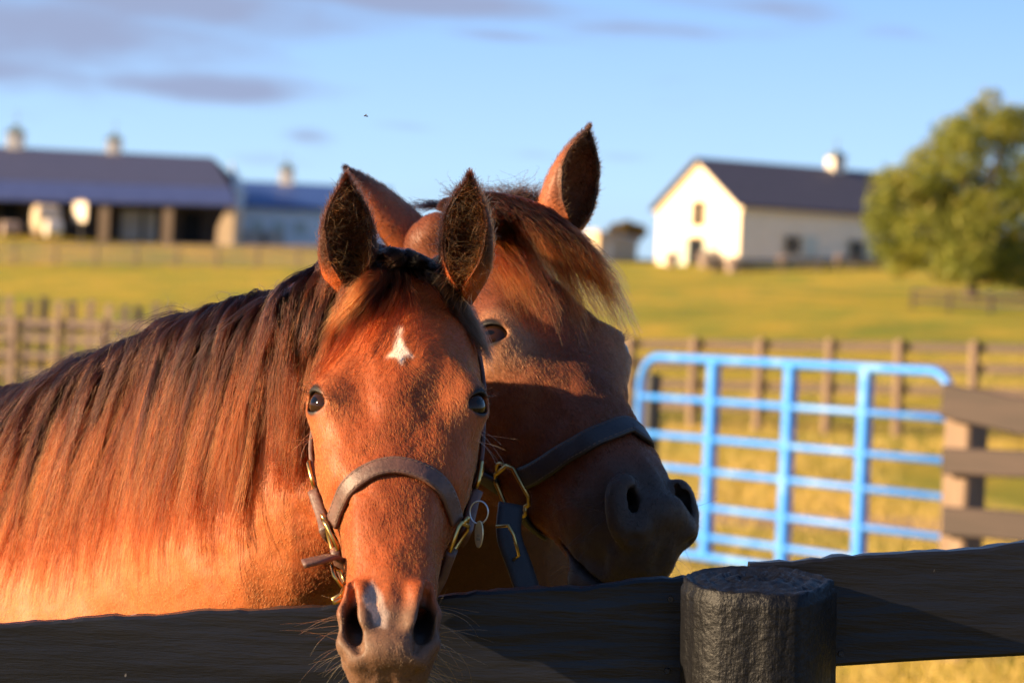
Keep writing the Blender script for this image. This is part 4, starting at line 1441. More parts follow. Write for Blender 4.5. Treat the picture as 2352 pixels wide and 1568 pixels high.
def barn_window(parent, P_, dvec, g0, l0, z0, w, h, on_gable, mat=MAT_GLASSDARK, frame_mat=MAT_CREAM, nm='window', panes=(2, 2)):
    """framed opening: dark glass set in, frame proud"""
    def q_(a, b, out):
        return P_(g0 + a, -out, z0 + b) if on_gable else P_(-out, l0 + a, z0 + b)
    ov = dl * -1 if on_gable else dg * -1
    f = poly_prism(nm, [q_(-.12, -.12, .02), q_(w + .12, -.12, .02), q_(w + .12, h + .12, .02), q_(-.12, h + .12, .02)], ov * .05, frame_mat, parent)
    for i in range(panes[0]):
        for j in range(panes[1]):
            ww, hh_ = w / panes[0], h / panes[1]
            poly_prism('pane', [q_(i * ww + .03, j * hh_ + .03, .074), q_((i + 1) * ww - .03, j * hh_ + .03, .074), q_((i + 1) * ww - .03, (j + 1) * hh_ - .03, .074), q_(i * ww + .03, (j + 1) * hh_ - .03, .074)], ov * .01, mat, f)
    return f
barn_window(barn, PB_, None, WG / 2 - .8, 0, 2.55, 1.6, 1.45, True, frame_mat=MAT_TAN)
barn_window(barn, PB_, None, WG / 2 - .9, 0, -.25, 2.0, 2.1, True, nm='door', panes=(1, 1), frame_mat=MAT_TAN)
for g0 in (WG / 2 - 2.65, WG / 2 + 1.05):
    d_ = poly_prism('sliding_door', [PB_(g0, -.03, -.2), PB_(g0 + 1.7, -.03, -.2), PB_(g0 + 1.7, -.03, 1.85), PB_(g0, -.03, 1.85)], dl * -.07, MAT_SHUTTER, barn)
    for a_, b_ in (((.05, .1), (1.65, 1.9)), ((.05, 1.9), (1.65, .1))):
        poly_prism('brace', [PB_(g0 + a_[0], -.105, a_[1] - .06), PB_(g0 + b_[0], -.105, b_[1] - .06), PB_(g0 + b_[0], -.105, b_[1] + .08), PB_(g0 + a_[0], -.105, a_[1] + .08)], dl * -.03, MAT_CREAM, d_)
for l0 in (3.05, 7.55, 12.0):
    barn_window(barn, PB_, None, 0, l0, 1.0, 1.1, 1.05, False)
    poly_prism('shutter', [PB_(-.03, l0 + 1.3, .95), PB_(-.03, l0 + 2.3, .95), PB_(-.03, l0 + 2.3, 2.1), PB_(-.03, l0 + 1.3, 2.1)], dg * -.05, MAT_SHUTTER, barn)

# planters and the dark yard fence in front of the barn
MAT_TUB = simple_mat('pale_tub', (.22, .16, .13), (.28, .21, .17), 4.0, .7, .2)
MAT_BLOOM = simple_mat('pale_flowers', (.24, .17, .14), (.38, .28, .24), 9.0, .8, .4, .05)
def planter(px, py, depth, s, label):
    p = at(px, py, depth); z = gz(p.x, p.y)
    root = empty('flower_tub', (p.x, p.y, max(z, p.z - .5 * s)))
    tag(root, label, 'planter', 'flower tubs in front of the white barn')
    bm = bmesh.new()
    bmesh.ops.create_cone(bm, cap_ends=True, segments=18, radius1=.34 * s, radius2=.46 * s, depth=.55 * s, matrix=Matrix.Translation((0, 0, .275 * s)))
    bm_obj('tub', bm, MAT_TUB, root)
    bm = bmesh.new()
    for k in range(60):
        a = q.random() * 6.28; rr = math.sqrt(q.random()) * .5 * s; hh_ = (.55 + .55 * q.random() * (1 - rr / (.8 * s))) * s
        bmesh.ops.create_icosphere(bm, subdivisions=1, radius=(.05 + .05 * q.random()) * s, matrix=Matrix.Translation((math.cos(a) * rr, math.sin(a) * rr, hh_)))
    bm_obj('flowers', bm, MAT_BLOOM, root)['kind'] = 'stuff'
for px, py, dpt, s_, lb in ((1542, 618, 164, .95, 'pale flower tub below the corner of the barn gable, left of the dark door'), (1620, 622, 160, 1.0, 'pale flower tub right beside the dark barn door'),
                            (1645, 618, 161, 1.0, 'pale flower tub between the dark door and the barn corner'), (1682, 628, 150, .9, 'pale flower tub standing forward of the barn corner'),
                            (1795, 622, 163, .62, 'flower tub under the first dark window of the barn side'), (1925, 626, 163, .62, 'flower tub under the second dark window of the barn side')):
    planter(px, py, dpt, s_, lb)

MAT_FENCEFAR = simple_mat('weathered_fence_boards', (.085, .062, .046), (.14, .10, .075), 3.0, .8, .2, .005)
MAT_FENCEBROWN = simple_mat('brown_fence_boards', (.042, .024, .018), (.072, .042, .032), 3.0, .75, .25, .006, mapscale=(.3, .3, 3))
MAT_DARKBROWN = simple_mat('dark_brown_boards', (.019, .010, .0075), (.036, .020, .015), 5.0, .75, .3, .004, mapscale=(.3, .3, 3))
MAT_POSTPALE = simple_mat('pale_sawn_posts', (.14, .090, .058), (.20, .135, .09), 4.0, .8, .3, .006, mapscale=(3, 3, .4))

def beam(name, a, b, h, t, mat, parent, seed=0, seg=8):
    """a board from a to b (centre line), height h, thickness t, slightly uneven"""
    a, b = Vector(a), Vector(b)
    d = (b - a); L_ = d.length; d.normalize()
    s = Vector((-d.y, d.x, 0)).normalized(); up = s.cross(d) * -1
    if up.z < 0: up = -up
    rr = random.Random(seed)
    bm = bmesh.new(); rings = []
    for i in range(seg + 1):
        c = a + d * L_ * i / seg
        e1, e2 = rr.uniform(-.02, .02) * h, rr.uniform(-.02, .02) * h
        bv = min(.15 * h, .3 * t)
        ring = []
        for (u, v) in ((-t / 2 + bv, h / 2 + e1), (t / 2 - bv, h / 2 + e1), (t / 2, h / 2 - bv + e1), (t / 2, -h / 2 + bv + e2), (t / 2 - bv, -h / 2 + e2), (-t / 2 + bv, -h / 2 + e2), (-t / 2, -h / 2 + bv + e2), (-t / 2, h / 2 - bv + e1)):
            ring.append(bm.verts.new(c + s * u + up * v))
        rings.append(ring)
    for i in range(seg):
        for j in range(8):
            bm.faces.new((rings[i][j], rings[i][(j + 1) % 8], rings[i + 1][(j + 1) % 8], rings[i + 1][j]))
    bm.faces.new(rings[0][::-1]); bm.faces.new(rings[-1])
    bmesh.ops.recalc_face_normals(bm, faces=bm.faces)
    return bm_obj(name, bm, mat, parent)

def post_proto(name, r, h, mat, parent, square=False):
    bm = bmesh.new()
    if square:
        bm_box(bm, (0, 0, h / 2 - .3), (2 * r, 2 * r, h + .6), None, .012)
    else:
        bmesh.ops.create_cone(bm, cap_ends=True, segments=12, radius1=r * 1.05, radius2=r, depth=h + .6, matrix=Matrix.Translation((0, 0, h / 2 - .3)))
    return bm_obj(name, bm, mat, parent)

def board_fence(name, pts, heights, label, cat, post_r, post_h, bh, mat, pmat, group=None, square=False, off=(0, 0)):
    """fence through the given plan points: one post per point, boards between them at each height"""
    root = empty(name, (0, 0, 0)); tag(root, label, cat, group)
    proto = None
    for i, (x, y) in enumerate(pts):
        if proto is None:
            proto = post_proto('post', post_r, post_h, pmat, root, square); o_ = proto
        else:
            o_ = dup(proto, root)
        o_.location = (x, y, gz(x, y)); o_.rotation_euler = (0, R(random.uniform(-1, 1)), random.random() * (0 if square else 6))
    for i in range(len(pts) - 1):
        (x0, y0), (x1, y1) = pts[i], pts[i + 1]
        for k, hz in enumerate(heights):
            beam('board', (x0 + off[0], y0 + off[1], gz(x0, y0) + hz), (x1 + off[0], y1 + off[1], gz(x1, y1) + hz), bh, .03, mat, root, seed=i * 7 + k, seg=3)
    return root

# dark yard fence along the barn's long side
pp = [at(x_, 630, 150.0 + (x_ - 1640) * .004) for x_ in (1640, 1720, 1800, 1880, 1960, 2040)]
board_fence('yard_fence', [(p.x, p.y) for p in pp], (.15, .38, .60), 'low dark board fence in front of the white barn', 'fence', .07, .72, .16, MAT_DARKWOOD, MAT_DARKWOOD)

# ------------------------------------------------------------------ tan shed and flared bare tree between the horse and the white barn
p0 = at(1335, 612, 186); p1 = at(1372, 612, 184); p2 = at(1462, 612, 190)
shed = empty('tan_shed', (0, 0, 0)); tag(shed, 'small tan shed with a pale door behind the dark horse ear', 'shed')
zt = at(1350, 533, 185).z
zb_ = p1.z - .3
v1 = Vector((p0.x, p0.y, 0)); v2 = Vector((p1.x, p1.y, 0)); v3 = Vector((p2.x, p2.y, 0)); v0_ = v1 + (v3 - v2)
up = Vector((0, 0, 1))
bm = bmesh.new()
lo_ = [bm.verts.new(v + up * zb_) for v in (v1, v2, v3, v0_)]; hi_ = [bm.verts.new(v + up * (zt - (.15 if i > 1 else 0))) for i, v in enumerate((v1, v2, v3, v0_))]
for i in range(4):
    bm.faces.new((lo_[i], lo_[(i + 1) % 4], hi_[(i + 1) % 4], hi_[i]))
bmesh.ops.recalc_face_normals(bm, faces=bm.faces)
bm_obj('wall', bm, MAT_TAN, shed)
cen_ = (v1 + v2 + v3 + v0_) / 4
poly_prism('roof', [cen_ + (v - cen_) * 1.08 + up * (zt + .02 - (.15 if i > 1 else 0)) for i, v in enumerate((v1, v2, v3, v0_))], up * .10, MAT_GREY, shed)
dd_ = (v3 - v2).normalized(); nn_ = Vector((dd_.y, -dd_.x, 0))
dw = v2 + dd_ * 1.15
dr_ = poly_prism('door', [dw + nn_ * .01 + up * zb_, dw + dd_ * 1.0 + nn_ * .01 + up * zb_, dw + dd_ * 1.0 + nn_ * .01 + up * (zb_ + 1.9), dw + nn_ * .01 + up * (zb_ + 1.9)], nn_ * .05, MAT_WHITE, shed)
box_obj('handle', dw + dd_ * .85 + nn_ * .09 + up * (zb_ + .95), (.06, .06, .14), MAT_DARKWOOD, dr_)

# ------------------------------------------------------------------ trees
MAT_BARK = simple_mat('bark', (.055, .038, .026), (.10, .072, .05), 6.0, .9, .5, .02, mapscale=(1, 1, .3))
def leaf_material(name, stops):
    m, nt, bs = new_mat(name)
    a = nt.nodes.new('ShaderNodeAttribute'); a.attribute_name = 'leaf_tone'
    r_ = ramp(nt, stops)
    nt.links.new(a.outputs['Fac'], r_.inputs[0]); nt.links.new(r_.outputs[0], bs.inputs['Base Color'])
    bs.inputs['Roughness'].default_value = .55; bs.inputs['Specular IOR Level'].default_value = .3
    tr = nt.nodes.new('ShaderNodeBsdfTranslucent'); nt.links.new(r_.outputs[0], tr.inputs['Color'])
    mx = nt.nodes.new('ShaderNodeMixShader'); mx.inputs[0].default_value = .28
    out = nt.nodes['Material Output']
    nt.links.new(bs.outputs[0], mx.inputs[1]); nt.links.new(tr.outputs[0], mx.inputs[2]); nt.links.new(mx.outputs[0], out.inputs['Surface'])
    return m
MAT_LEAF = leaf_material('tree_leaves', [(0, (.065, .090, .014)), (.4, (.165, .185, .025)), (.75, (.26, .25, .034)), (1, (.34, .21, .045))])
MAT_DRYLEAF = leaf_material('dry_leaves', [(0, (.07, .050, .018)), (1, (.17, .115, .035))])
def tree(name, base, label, blobs, trunk_h, trunk_r, n_leaf, leaf, mat, seed):
    """blobs: (x, y, z, r) crown clumps relative to the base"""
    rr = np.random.default_rng(seed)
    root = empty(name, base); tag(root, label, 'tree')
    bm = bmesh.new()
    tube_bm(bm, [(0, 0, -.6), (.02, .02, trunk_h * .5), (-.03, .03, trunk_h), (.05, 0, trunk_h * 1.6), (0, .05, trunk_h * 2.4)], [trunk_r * 1.25, trunk_r, trunk_r * .85, trunk_r * .6, trunk_r * .25], 10)
    bm_obj('trunk', bm, MAT_BARK, root, smooth=True)
    bm = bmesh.new()
    for (x, y, z, r_) in blobs[::2]:
        z0 = min(trunk_h * (.7 + .8 * rr.random()), z)
        mid = Vector((x * .45, y * .45, z0 + (z - z0) * .6))
        tube_bm(bm, [(0, 0, z0), mid, (x, y, z)], [trunk_r * .38, trunk_r * .22, trunk_r * .06], 6)
    bm_obj('limbs', bm, MAT_BARK, root, smooth=True)
    w = np.array([b[3] ** 2 for b in blobs]); w /= w.sum()
    bi = rr.choice(len(blobs), n_leaf, p=w)
    B_ = np.array(blobs)[bi]
    d = rr.normal(0, 1, (n_leaf, 3)); d /= np.linalg.norm(d, axis=1)[:, None]
    rad = B_[:, 3] * (1 - .55 * rr.random(n_leaf) ** 2.2) * (.85 + .3 * rr.random(n_leaf))
    c = B_[:, :3] + d * rad[:, None] * np.array((1, 1, .85))
    a1 = rr.normal(0, 1, (n_leaf, 3)) + d * .3; a1 /= np.linalg.norm(a1, axis=1)[:, None]
    a2 = np.cross(a1, rr.normal(0, 1, (n_leaf, 3))); a2 /= np.linalg.norm(a2, axis=1)[:, None]
    s = (leaf * (.6 + .8 * rr.random(n_leaf)))[:, None]
    V_ = np.stack([c - a1 * s, c + a2 * s * .55, c + a1 * s, c - a2 * s * .55], 1).reshape(-1, 3)
    F_ = np.arange(n_leaf * 4).reshape(-1, 4)
    me = bpy.data.meshes.new('crown')
    me.vertices.add(len(V_)); me.vertices.foreach_set('co', V_.astype(np.float32).ravel())
    me.loops.add(F_.size); me.loops.foreach_set('vertex_index', F_.astype(np.int32).ravel())
    me.polygons.add(len(F_)); me.polygons.foreach_set('loop_start', np.arange(0, F_.size, 4, dtype=np.int32))
    me.update(calc_edges=True)
    tone = np.clip(rr.normal(.45, .18, n_leaf) + .30 * (vnoise(c, .8, 3) - .5) + .25 * (rr.random(len(blobs))[bi] - .5), 0, 1)
    at2 = me.attributes.new('leaf_tone', 'FLOAT', 'FACE'); at2.data.foreach_set('value', tone.astype(np.float32))
    me.materials.append(mat)
    o = bpy.data.objects.new('crown', me); col.objects.link(o); o.parent = root
    return root
TD = 112.0
tb = at(2230, 690, TD)
k_ = TD / FPX
rr_ = np.random.default_rng(3)
blobs = []
outline = [(2245, 300, 62), (2180, 330, 50), (2310, 320, 60), (2130, 390, 55), (2220, 390, 70), (2310, 410, 75), (2370, 390, 60), (2060, 450, 60), (2140, 470, 75), (2240, 480, 80), (2340, 490, 80), (2420, 470, 70),
           (2040, 530, 58), (2110, 560, 70), (2200, 570, 72), (2300, 570, 76), (2390, 570, 76), (2090, 610, 48), (2180, 625, 45), (2270, 625, 48), (2340, 620, 58), (2430, 610, 60), (2480, 540, 60), (2250, 265, 32), (2018, 470, 26), (2035, 590, 34), (2330, 290, 34)]
for (px, py, pr) in outline:
    p = at(px, py, TD)
    for k in range(3):
        dx, dy, dz = rr_.normal(0, .45, 3) * pr * k_
        blobs.append((p.x - tb.x + dx * .6, rr_.uniform(-1, 1) * (3.2 - abs(p.x - tb.x) * .5), p.z - tb.z + .18 + dz * .6, pr * k_ * (.66 + .36 * rr_.random())))
tree('shade_tree', (tb.x, tb.y, gz(tb.x, tb.y) - .05), 'round leafy green tree standing in front of the white barn', blobs, 1.5, .24, 52000, .085, MAT_LEAF, 4)
sb = at(1437, 612, 196)
k2 = 196 / FPX
blobs2 = [((x_ - 1437) * k2, rr_.uniform(-.5, .5), (612 - y_) * k2, r_ * k2) for x_, y_, r_ in ((1412, 530, 18), (1437, 524, 20), (1462, 530, 18), (1425, 548, 16), (1450, 548, 16), (1438, 568, 13))]
tree('vase_tree', (sb.x, sb.y, min(gz(sb.x, sb.y), sb.z)), 'small flared brown tree beside the tan shed', blobs2, 1.2, .16, 5000, .10, MAT_DRYLEAF, 6)

# little rail guard round the shade tree
tg = [at(x_, y_, d_) for x_, y_, d_ in ((2095, 716, 98), (2180, 722, 95), (2275, 728, 93), (2370, 732, 92), (2450, 736, 93))]
board_fence('tree_guard_fence', [(p.x, p.y) for p in tg], (.30, .62), 'short brown rail fence on the slope below the round tree', 'fence', .06, .70, .12, MAT_DARKBROWN, MAT_DARKBROWN)

# ------------------------------------------------------------------ long barn with a porch, far left
lb = empty('long_stable', (0, 0, 0)); tag(lb, 'long stable with dark roof, open porch and two cupolas, far left', 'stable')
D0, D1, D2 = 186.0, 190.0, 199.0       # porch edge, porch wall, ridge
def L3(px, py, d): return at(px, py, d)
# main roof: ridge to break line, hipped right end; porch roof below it
rl, rr2 = L3(-420, 316, D2), L3(488, 361, D2)
bl, br = L3(-460, 399, D1), L3(530, 430, D1)
el, er = L3(-470, 444, D0), L3(545, 470, D0)
bk_l, bk_r = L3(-420, 395, 212), L3(560, 428, 212)
poly_prism('main_roof', [rl, rr2, br, bl], Vector((0, .02, -.16)), MAT_NAVY, lb)
poly_prism('rear_roof', [rl + Vector((0, .03, 0)), rr2 + Vector((0, .03, 0)), bk_r, bk_l], Vector((0, .02, -.16)), MAT_SHINGLE, lb)
poly_prism('porch_roof', [bl + Vector((0, -.03, -.02)), br + Vector((0, -.03, -.02)), er, el], Vector((0, .02, -.14)), MAT_PORCH, lb)
def base_at(px, d): 
    p = L3(px, 545, d); return Vector((p.x, p.y, gz(p.x, p.y) - .6))
wl0, wl1 = base_at(-450, D1 + .6), base_at(533, D1 + .6)
poly_prism('stable_wall', [wl0, wl1, Vector((wl1.x, wl1.y, br.z - .25)), Vector((wl0.x, wl0.y, bl.z - .25))], Vector((0, .25, 0)), MAT_DARKWOOD, lb)
we = base_at(556, 211.5)
poly_prism('end_wall', [wl1 + Vector((.02, .26, 0)), we, Vector((we.x, we.y, bk_r.z - .2)), Vector((rr2.x + 1.2, rr2.y, rr2.z - .3)), Vector((wl1.x + .02, wl1.y + .26, br.z - .25))], Vector((.15, 0, 0)), MAT_GREY, lb)
for px in (-330, -190, -60, 82, 238, 384):
    b_ = base_at(px, D0 + .5)
    top = el.z + (er.z - el.z) * ((px + 470) / 1015.0) - .18
    box_obj('porch_post', (b_.x, b_.y, (b_.z + top) / 2), (.62, .5, top - b_.z), MAT_TANPOST, lb)
b_ = base_at(516, D0 + .4)
top = er.z - .17
poly_prism('wing_wall', [Vector((b_.x - .62, b_.y, b_.z)), Vector((b_.x + .55, b_.y, b_.z)), Vector((b_.x + .55, b_.y, top)), Vector((b_.x + .1, b_.y, top)), Vector((b_.x - .5, b_.y, top - 1.3))], Vector((.25, 3.0, 0)), MAT_TAN, lb)
for px, s_ in ((36, 1.15), (262, 1.0)):
    c_ = L3(px, 338 + (px) * .047 + 2, D2)
    cupola(lb, (c_.x, c_.y, c_.z - .15), s_, R(6), MAT_COPPER)
for px, w_ in ((-250, 1.2), (-120, 1.2), (20, 1.2), (300, 1.3), (345, .8), (440, 1.2)):
    b_ = base_at(px, D1 + .56)
    f_ = box_obj('stall_door', (b_.x, b_.y - .05, b_.z + 1.5), (w_, .12, 2.3), MAT_GREY if px in (300, 345) else MAT_GLASSDARK, lb)

# sunlit things on the porch
def porch_thing(px, py, w, h, d, label, name, cat, mat):
    p = L3(px, py, d)
    root = empty(name, (p.x, p.y, p.z)); tag(root, label, cat)
    return root, p
MAT_BRIGHT = simple_mat('white_enamel', (.62, .55, .46), (.68, .60, .50), 2.0, .35, 0)
nrm_ang = math.atan2(sun_dir.y, sun_dir.x)
root, p = porch_thing(185, 487, 2.2, 2.2, 184.0, 'square white notice board on a post in front of the stable porch', 'notice_board', 'board', MAT_BRIGHT)
rot_ = math.atan2(-.75, -.66) + R(90)
bm = bmesh.new(); bm_box(bm, (0, 0, 0), (1.15, .07, 1.15), None, .05); o_ = bm_obj('panel', bm, MAT_BRIGHT, root)
bm = bmesh.new(); bm_box(bm, (0, .10, -.7), (.10, .10, 3.0)); bm_obj('post', bm, MAT_TAN, root)
bm = bmesh.new()
for sx_ in (-1, 1): bm_box(bm, (sx_ * .60, -.01, 0), (.06, .12, 1.26))
for sz_ in (-1, 1): bm_box(bm, (0, -.01, sz_ * .60), (1.14, .11, .06))
bm_obj('frame', bm, MAT_CREAM, root)
root.rotation_euler = (0, 0, rot_)
def bale(px, py, d, r_, wd, label, mat):
    p = L3(px, py, d); z = gz(p.x, p.y)
    root = empty('wrapped_hay_bale', (p.x, p.y, max(z, p.z - r_))); tag(root, label, 'hay bale', 'wrapped hay bales by the stable porch')
    bm = bmesh.new()
    bmesh.ops.create_cone(bm, cap_ends=True, segments=28, radius1=r_, radius2=r_, depth=wd, matrix=Matrix.Translation((0, 0, r_)) @ Matrix.Rotation(R(90), 4, 'Y'))
    bmesh.ops.bevel(bm, geom=[e for e in bm.edges if len(e.link_faces) == 2 and e.calc_face_angle() > 1], offset=.10 * r_, segments=2, affect='EDGES')
    bm_obj('bale', bm, mat, root, smooth=False)
    bm = bmesh.new()
    for k in (-.25, 0, .25):
        tube_bm(bm, [(k * wd, math.cos(a) * r_ * 1.005, r_ + math.sin(a) * r_ * 1.005) for a in np.linspace(0, 2 * math.pi, 28, endpoint=False)], .012, 4, closed=True)
    bm_obj('twine', bm, MAT_TAN, root)
    root.rotation_euler = (0, 0, R(25))
MAT_WRAP = simple_mat('white_bale_wrap', (.42, .33, .22), (.50, .40, .28), 3.0, .5, .2, .02)
bale(106, 505, 184.2, .95, 1.5, 'large round white-wrapped bale beside the square notice board', MAT_WRAP)
bale(122, 525, 183.0, .55, 1.0, 'small bright wrapped bale lying against the large one', MAT_BRIGHT)
bale(24, 526, 184.0, .50, 1.1, 'small dull wrapped bale under the left end of the porch', MAT_TUB)

# second barn, blue roof, behind the stable's right end
bb = empty('blue_roofed_barn', (0, 0, 0)); tag(bb, 'pale barn with blue metal roof and one cupola, behind the foal left ear', 'barn')
bb['label'] = 'pale barn with blue metal roof and one cupola, right of the long stable'
E0, E1 = 208.0, 216.0
q0, q1 = L3(480, 412, E1), L3(900, 431, E1)
e0, e1 = L3(480, 467, E0), L3(900, 484, E0)
k0_, k1_ = L3(480, 465, 224), L3(900, 482, 224)
poly_prism('roof', [q0, q1, e1, e0], Vector((0, .02, -.15)), MAT_BLUEROOF, bb)
poly_prism('rear_roof', [q0 + Vector((0, .03, 0)), q1 + Vector((0, .03, 0)), k1_, k0_], Vector((0, .02, -.15)), MAT_BLUEROOF, bb)
w0, w1 = base_at(488, E0 + .5), base_at(892, E0 + .5)
poly_prism('wall', [w0, w1, Vector((w1.x, w1.y, e1.z)), Vector((w0.x, w0.y, e0.z))], Vector((0, .2, 0)), MAT_OFFWHITE, bb)
for px in (590, 640, 690):
    b_ = base_at(px, E0 + .45)
    f_ = box_obj('window', (b_.x, b_.y, b_.z + 2.2), (.9, .1, .8), MAT_GREY, bb); box_obj('pane', (b_.x, b_.y - .06, b_.z + 2.2), (.7, .03, .6), MAT_SHUTTER, f_)
c_ = L3(658, 421, E1); cupola(bb, (c_.x, c_.y, c_.z - .1), 1.05, R(4), MAT_COPPER)
# stone troughs in front of it
MAT_STONE = simple_mat('pale_stone', (.40, .32, .27), (.52, .43, .37), 3.0, .8, .3, .02)
for px, w_, lb_ in ((578, 2.0, 'pale stone trough at the foot of the blue-roofed barn, nearer the stable'), (628, 1.5, 'shorter pale stone trough at the foot of the blue-roofed barn')):
    p = L3(px, 548, 200.0); zz = gz(p.x, p.y)
    root = empty('stone_trough', (p.x, p.y, max(zz, p.z - .6))); tag(root, lb_, 'trough', 'stone troughs by the blue-roofed barn')
    bm = bmesh.new(); 
    for c2, s2 in (((0, -.35, .55), (w_, .12, 1.1)), ((0, .35, .55), (w_, .12, 1.1)), ((-w_ / 2 + .06, 0, .55), (.12, .58, 1.1)), ((w_ / 2 - .06, 0, .55), (.12, .58, 1.1)), ((0, 0, .10), (w_ - .24, .58, .2))):
        bm_box(bm, c2, s2)
    bm_obj('basin', bm, MAT_STONE, root)
    box_obj('water', (0, 0, .9), (w_ - .25, .57, .02), MAT_GLASSDARK, root)

# ------------------------------------------------------------------ pasture fences
pts = []
for k in range(-9, 16):
    px = -60 + 95 * k * .98
    p = L3(px, 600, 166.0 - k * .8); pts.append((p.x, p.y))
board_fence('far_pasture_fence', pts, (.30, .62, .94, 1.26), 'far four-board fence across the hill in front of the long stable', 'fence', .08, 1.40, .15, MAT_FENCEFAR, MAT_FENCEFAR)

y0_ = 46.0
def mid_post(i):
    y = y0_ * (1 - .0182 * i); x = (274 + 138.6 * i) / (1 - .0182 * i) / FPX * y
    return x, y
mp = [mid_post(i) for i in range(-22, 12)]
board_fence('middle_pasture_fence', mp, (.36, .70, 1.04, 1.34), 'four-board brown fence crossing the pasture behind the blue gate', 'fence', .075, 1.45, .13, MAT_FENCEBROWN, MAT_POSTPALE, off=(0, .09))
# close-set paling fence, far left
pf = empty('paling_fence', (0, 0, 0)); tag(pf, 'weathered fence of upright palings on the left above the horse back', 'fence')
bm = bmesh.new(); bm_box(bm, (0, 0, .62), (.17, .03, 1.9), None, .006); pal = bm_obj('paling', bm, MAT_POSTPALE, pf)
bm = bmesh.new(); bm_box(bm, (0, 0, .62), (.17, .03, 1.9), None, .006); pal2 = bm_obj('paling', bm, MAT_FENCEFAR, pf)
rp = random.Random(5)
first = [True, True]
for k in range(30):
    px_k = -160 + k * 37 + rp.uniform(-3, 3)
    p = L3(px_k, 700, 58.0)
    which = 0 if rp.random() < .72 else 1
    src = (pal, pal2)[which]
    o_ = src if first[which] else dup(src, pf); first[which] = False
    o_.location = (p.x, p.y, L3(px_k, 682 + (px_k) * .05, 58.0).z - 1.57 + rp.uniform(-.05, .05)); o_.rotation_euler = (0, R(rp.uniform(-1.5, 1.5)), R(rp.uniform(-14, 14)))
pa, pb_ = L3(-180, 700, 58.08), L3(950, 700, 58.08)
for hz in (.55, 1.15):
    beam('rail', (pa.x, pa.y, gz(pa.x, pa.y) + hz), (pb_.x, pb_.y, gz(pb_.x, pb_.y) + hz), .10, .05, MAT_FENCEFAR, pf, 3)

# ------------------------------------------------------------------ blue gate
MAT_BLUE = simple_mat('blue_gate_paint', (.036, .21, .63), (.17, .35, .62), 3.2, .45, .3, .002, lo=.52, hi=.70)
gate = empty('field_gate', (0, 0, 0)); tag(gate, 'bright blue tubular steel field gate, chipped paint, standing in the pasture', 'gate')
gl_, gr_ = L3(1474, 820, 20.6), L3(2193, 850, 17.7)
GL, GR = Vector((gl_.x, gl_.y, 0)), Vector((gr_.x, gr_.y, 0))
def on_gate(px):
    """place along the gate seen at picture x (height of the top rail)"""
    lo_t, hi_t = -.2, 1.2
    for _ in range(40):
        t = (lo_t + hi_t) / 2; p = GL.lerp(GR, t); u_, v_ = p.x / p.y * FPX, 0
        px_ = 1176 + u_ * cr + v_ * sr
        if px_ < px: lo_t = t
        else: hi_t = t
    return (lo_t + hi_t) / 2
tref = on_gate(1674); dref = GL.lerp(GR, tref).y
rails = [L3(1674, y_, dref).z for y_ in (828, 924, 1012, 1087, 1170, 1238, 1284)]
ztop, zbot = rails[0], rails[-1]
def gp3(t, z): p = GL.lerp(GR, t); return Vector((p.x, p.y, z))
Lg = (GR - GL).length
rc = .22
fr_pts = []
for (tc, zc_, a0) in ((1 - rc / Lg, ztop - rc, 0), (rc / Lg, ztop - rc, 90), (rc / Lg * .5, zbot + rc * .5, 180), (1 - rc / Lg * .5, zbot + rc * .5, 270)):
    rad_ = rc if a0 < 180 else rc * .5
    for a in np.linspace(a0, a0 + 90, 7):
        fr_pts.append(gp3(tc + math.cos(R(a)) * rad_ / Lg, zc_ + math.sin(R(a)) * rad_))
bm = bmesh.new(); tube_bm(bm, fr_pts, .030, 12, closed=True); bm_obj('frame', bm, MAT_BLUE, gate, smooth=True)
for z_ in rails[1:-1]:
    bm = bmesh.new(); tube_bm(bm, [gp3(.012, z_), gp3(.988, z_)], .024, 12); bm_obj('rail', bm, MAT_BLUE, gate, smooth=True)
gd = (GR - GL).normalized()
for px in (1642, 1819, 1993):
    t = on_gate(px); p = gp3(t, (ztop + zbot) / 2)
    bm = bmesh.new(); bm_box(bm, p, (.085, .066, ztop - zbot), Matrix.Rotation(math.atan2(gd.y, gd.x), 3, 'Z'), .008); bm_obj('upright', bm, MAT_BLUE, gate)
# black hinge post at its far end
hp = L3(1501, 858, 21.2)
MAT_BLACKPOST = simple_mat('black_painted_post', (.010, .010, .012), (.020, .019, .020), 4, .6, .3, .006, mapscale=(3, 3, .4))
o_ = post_proto('gate_post', .062, hp.z - gz(hp.x, hp.y), MAT_BLACKPOST, None)
o_.location = (hp.x, hp.y, gz(hp.x, hp.y)); tag(o_, 'black round post at the far end of the blue gate', 'post')

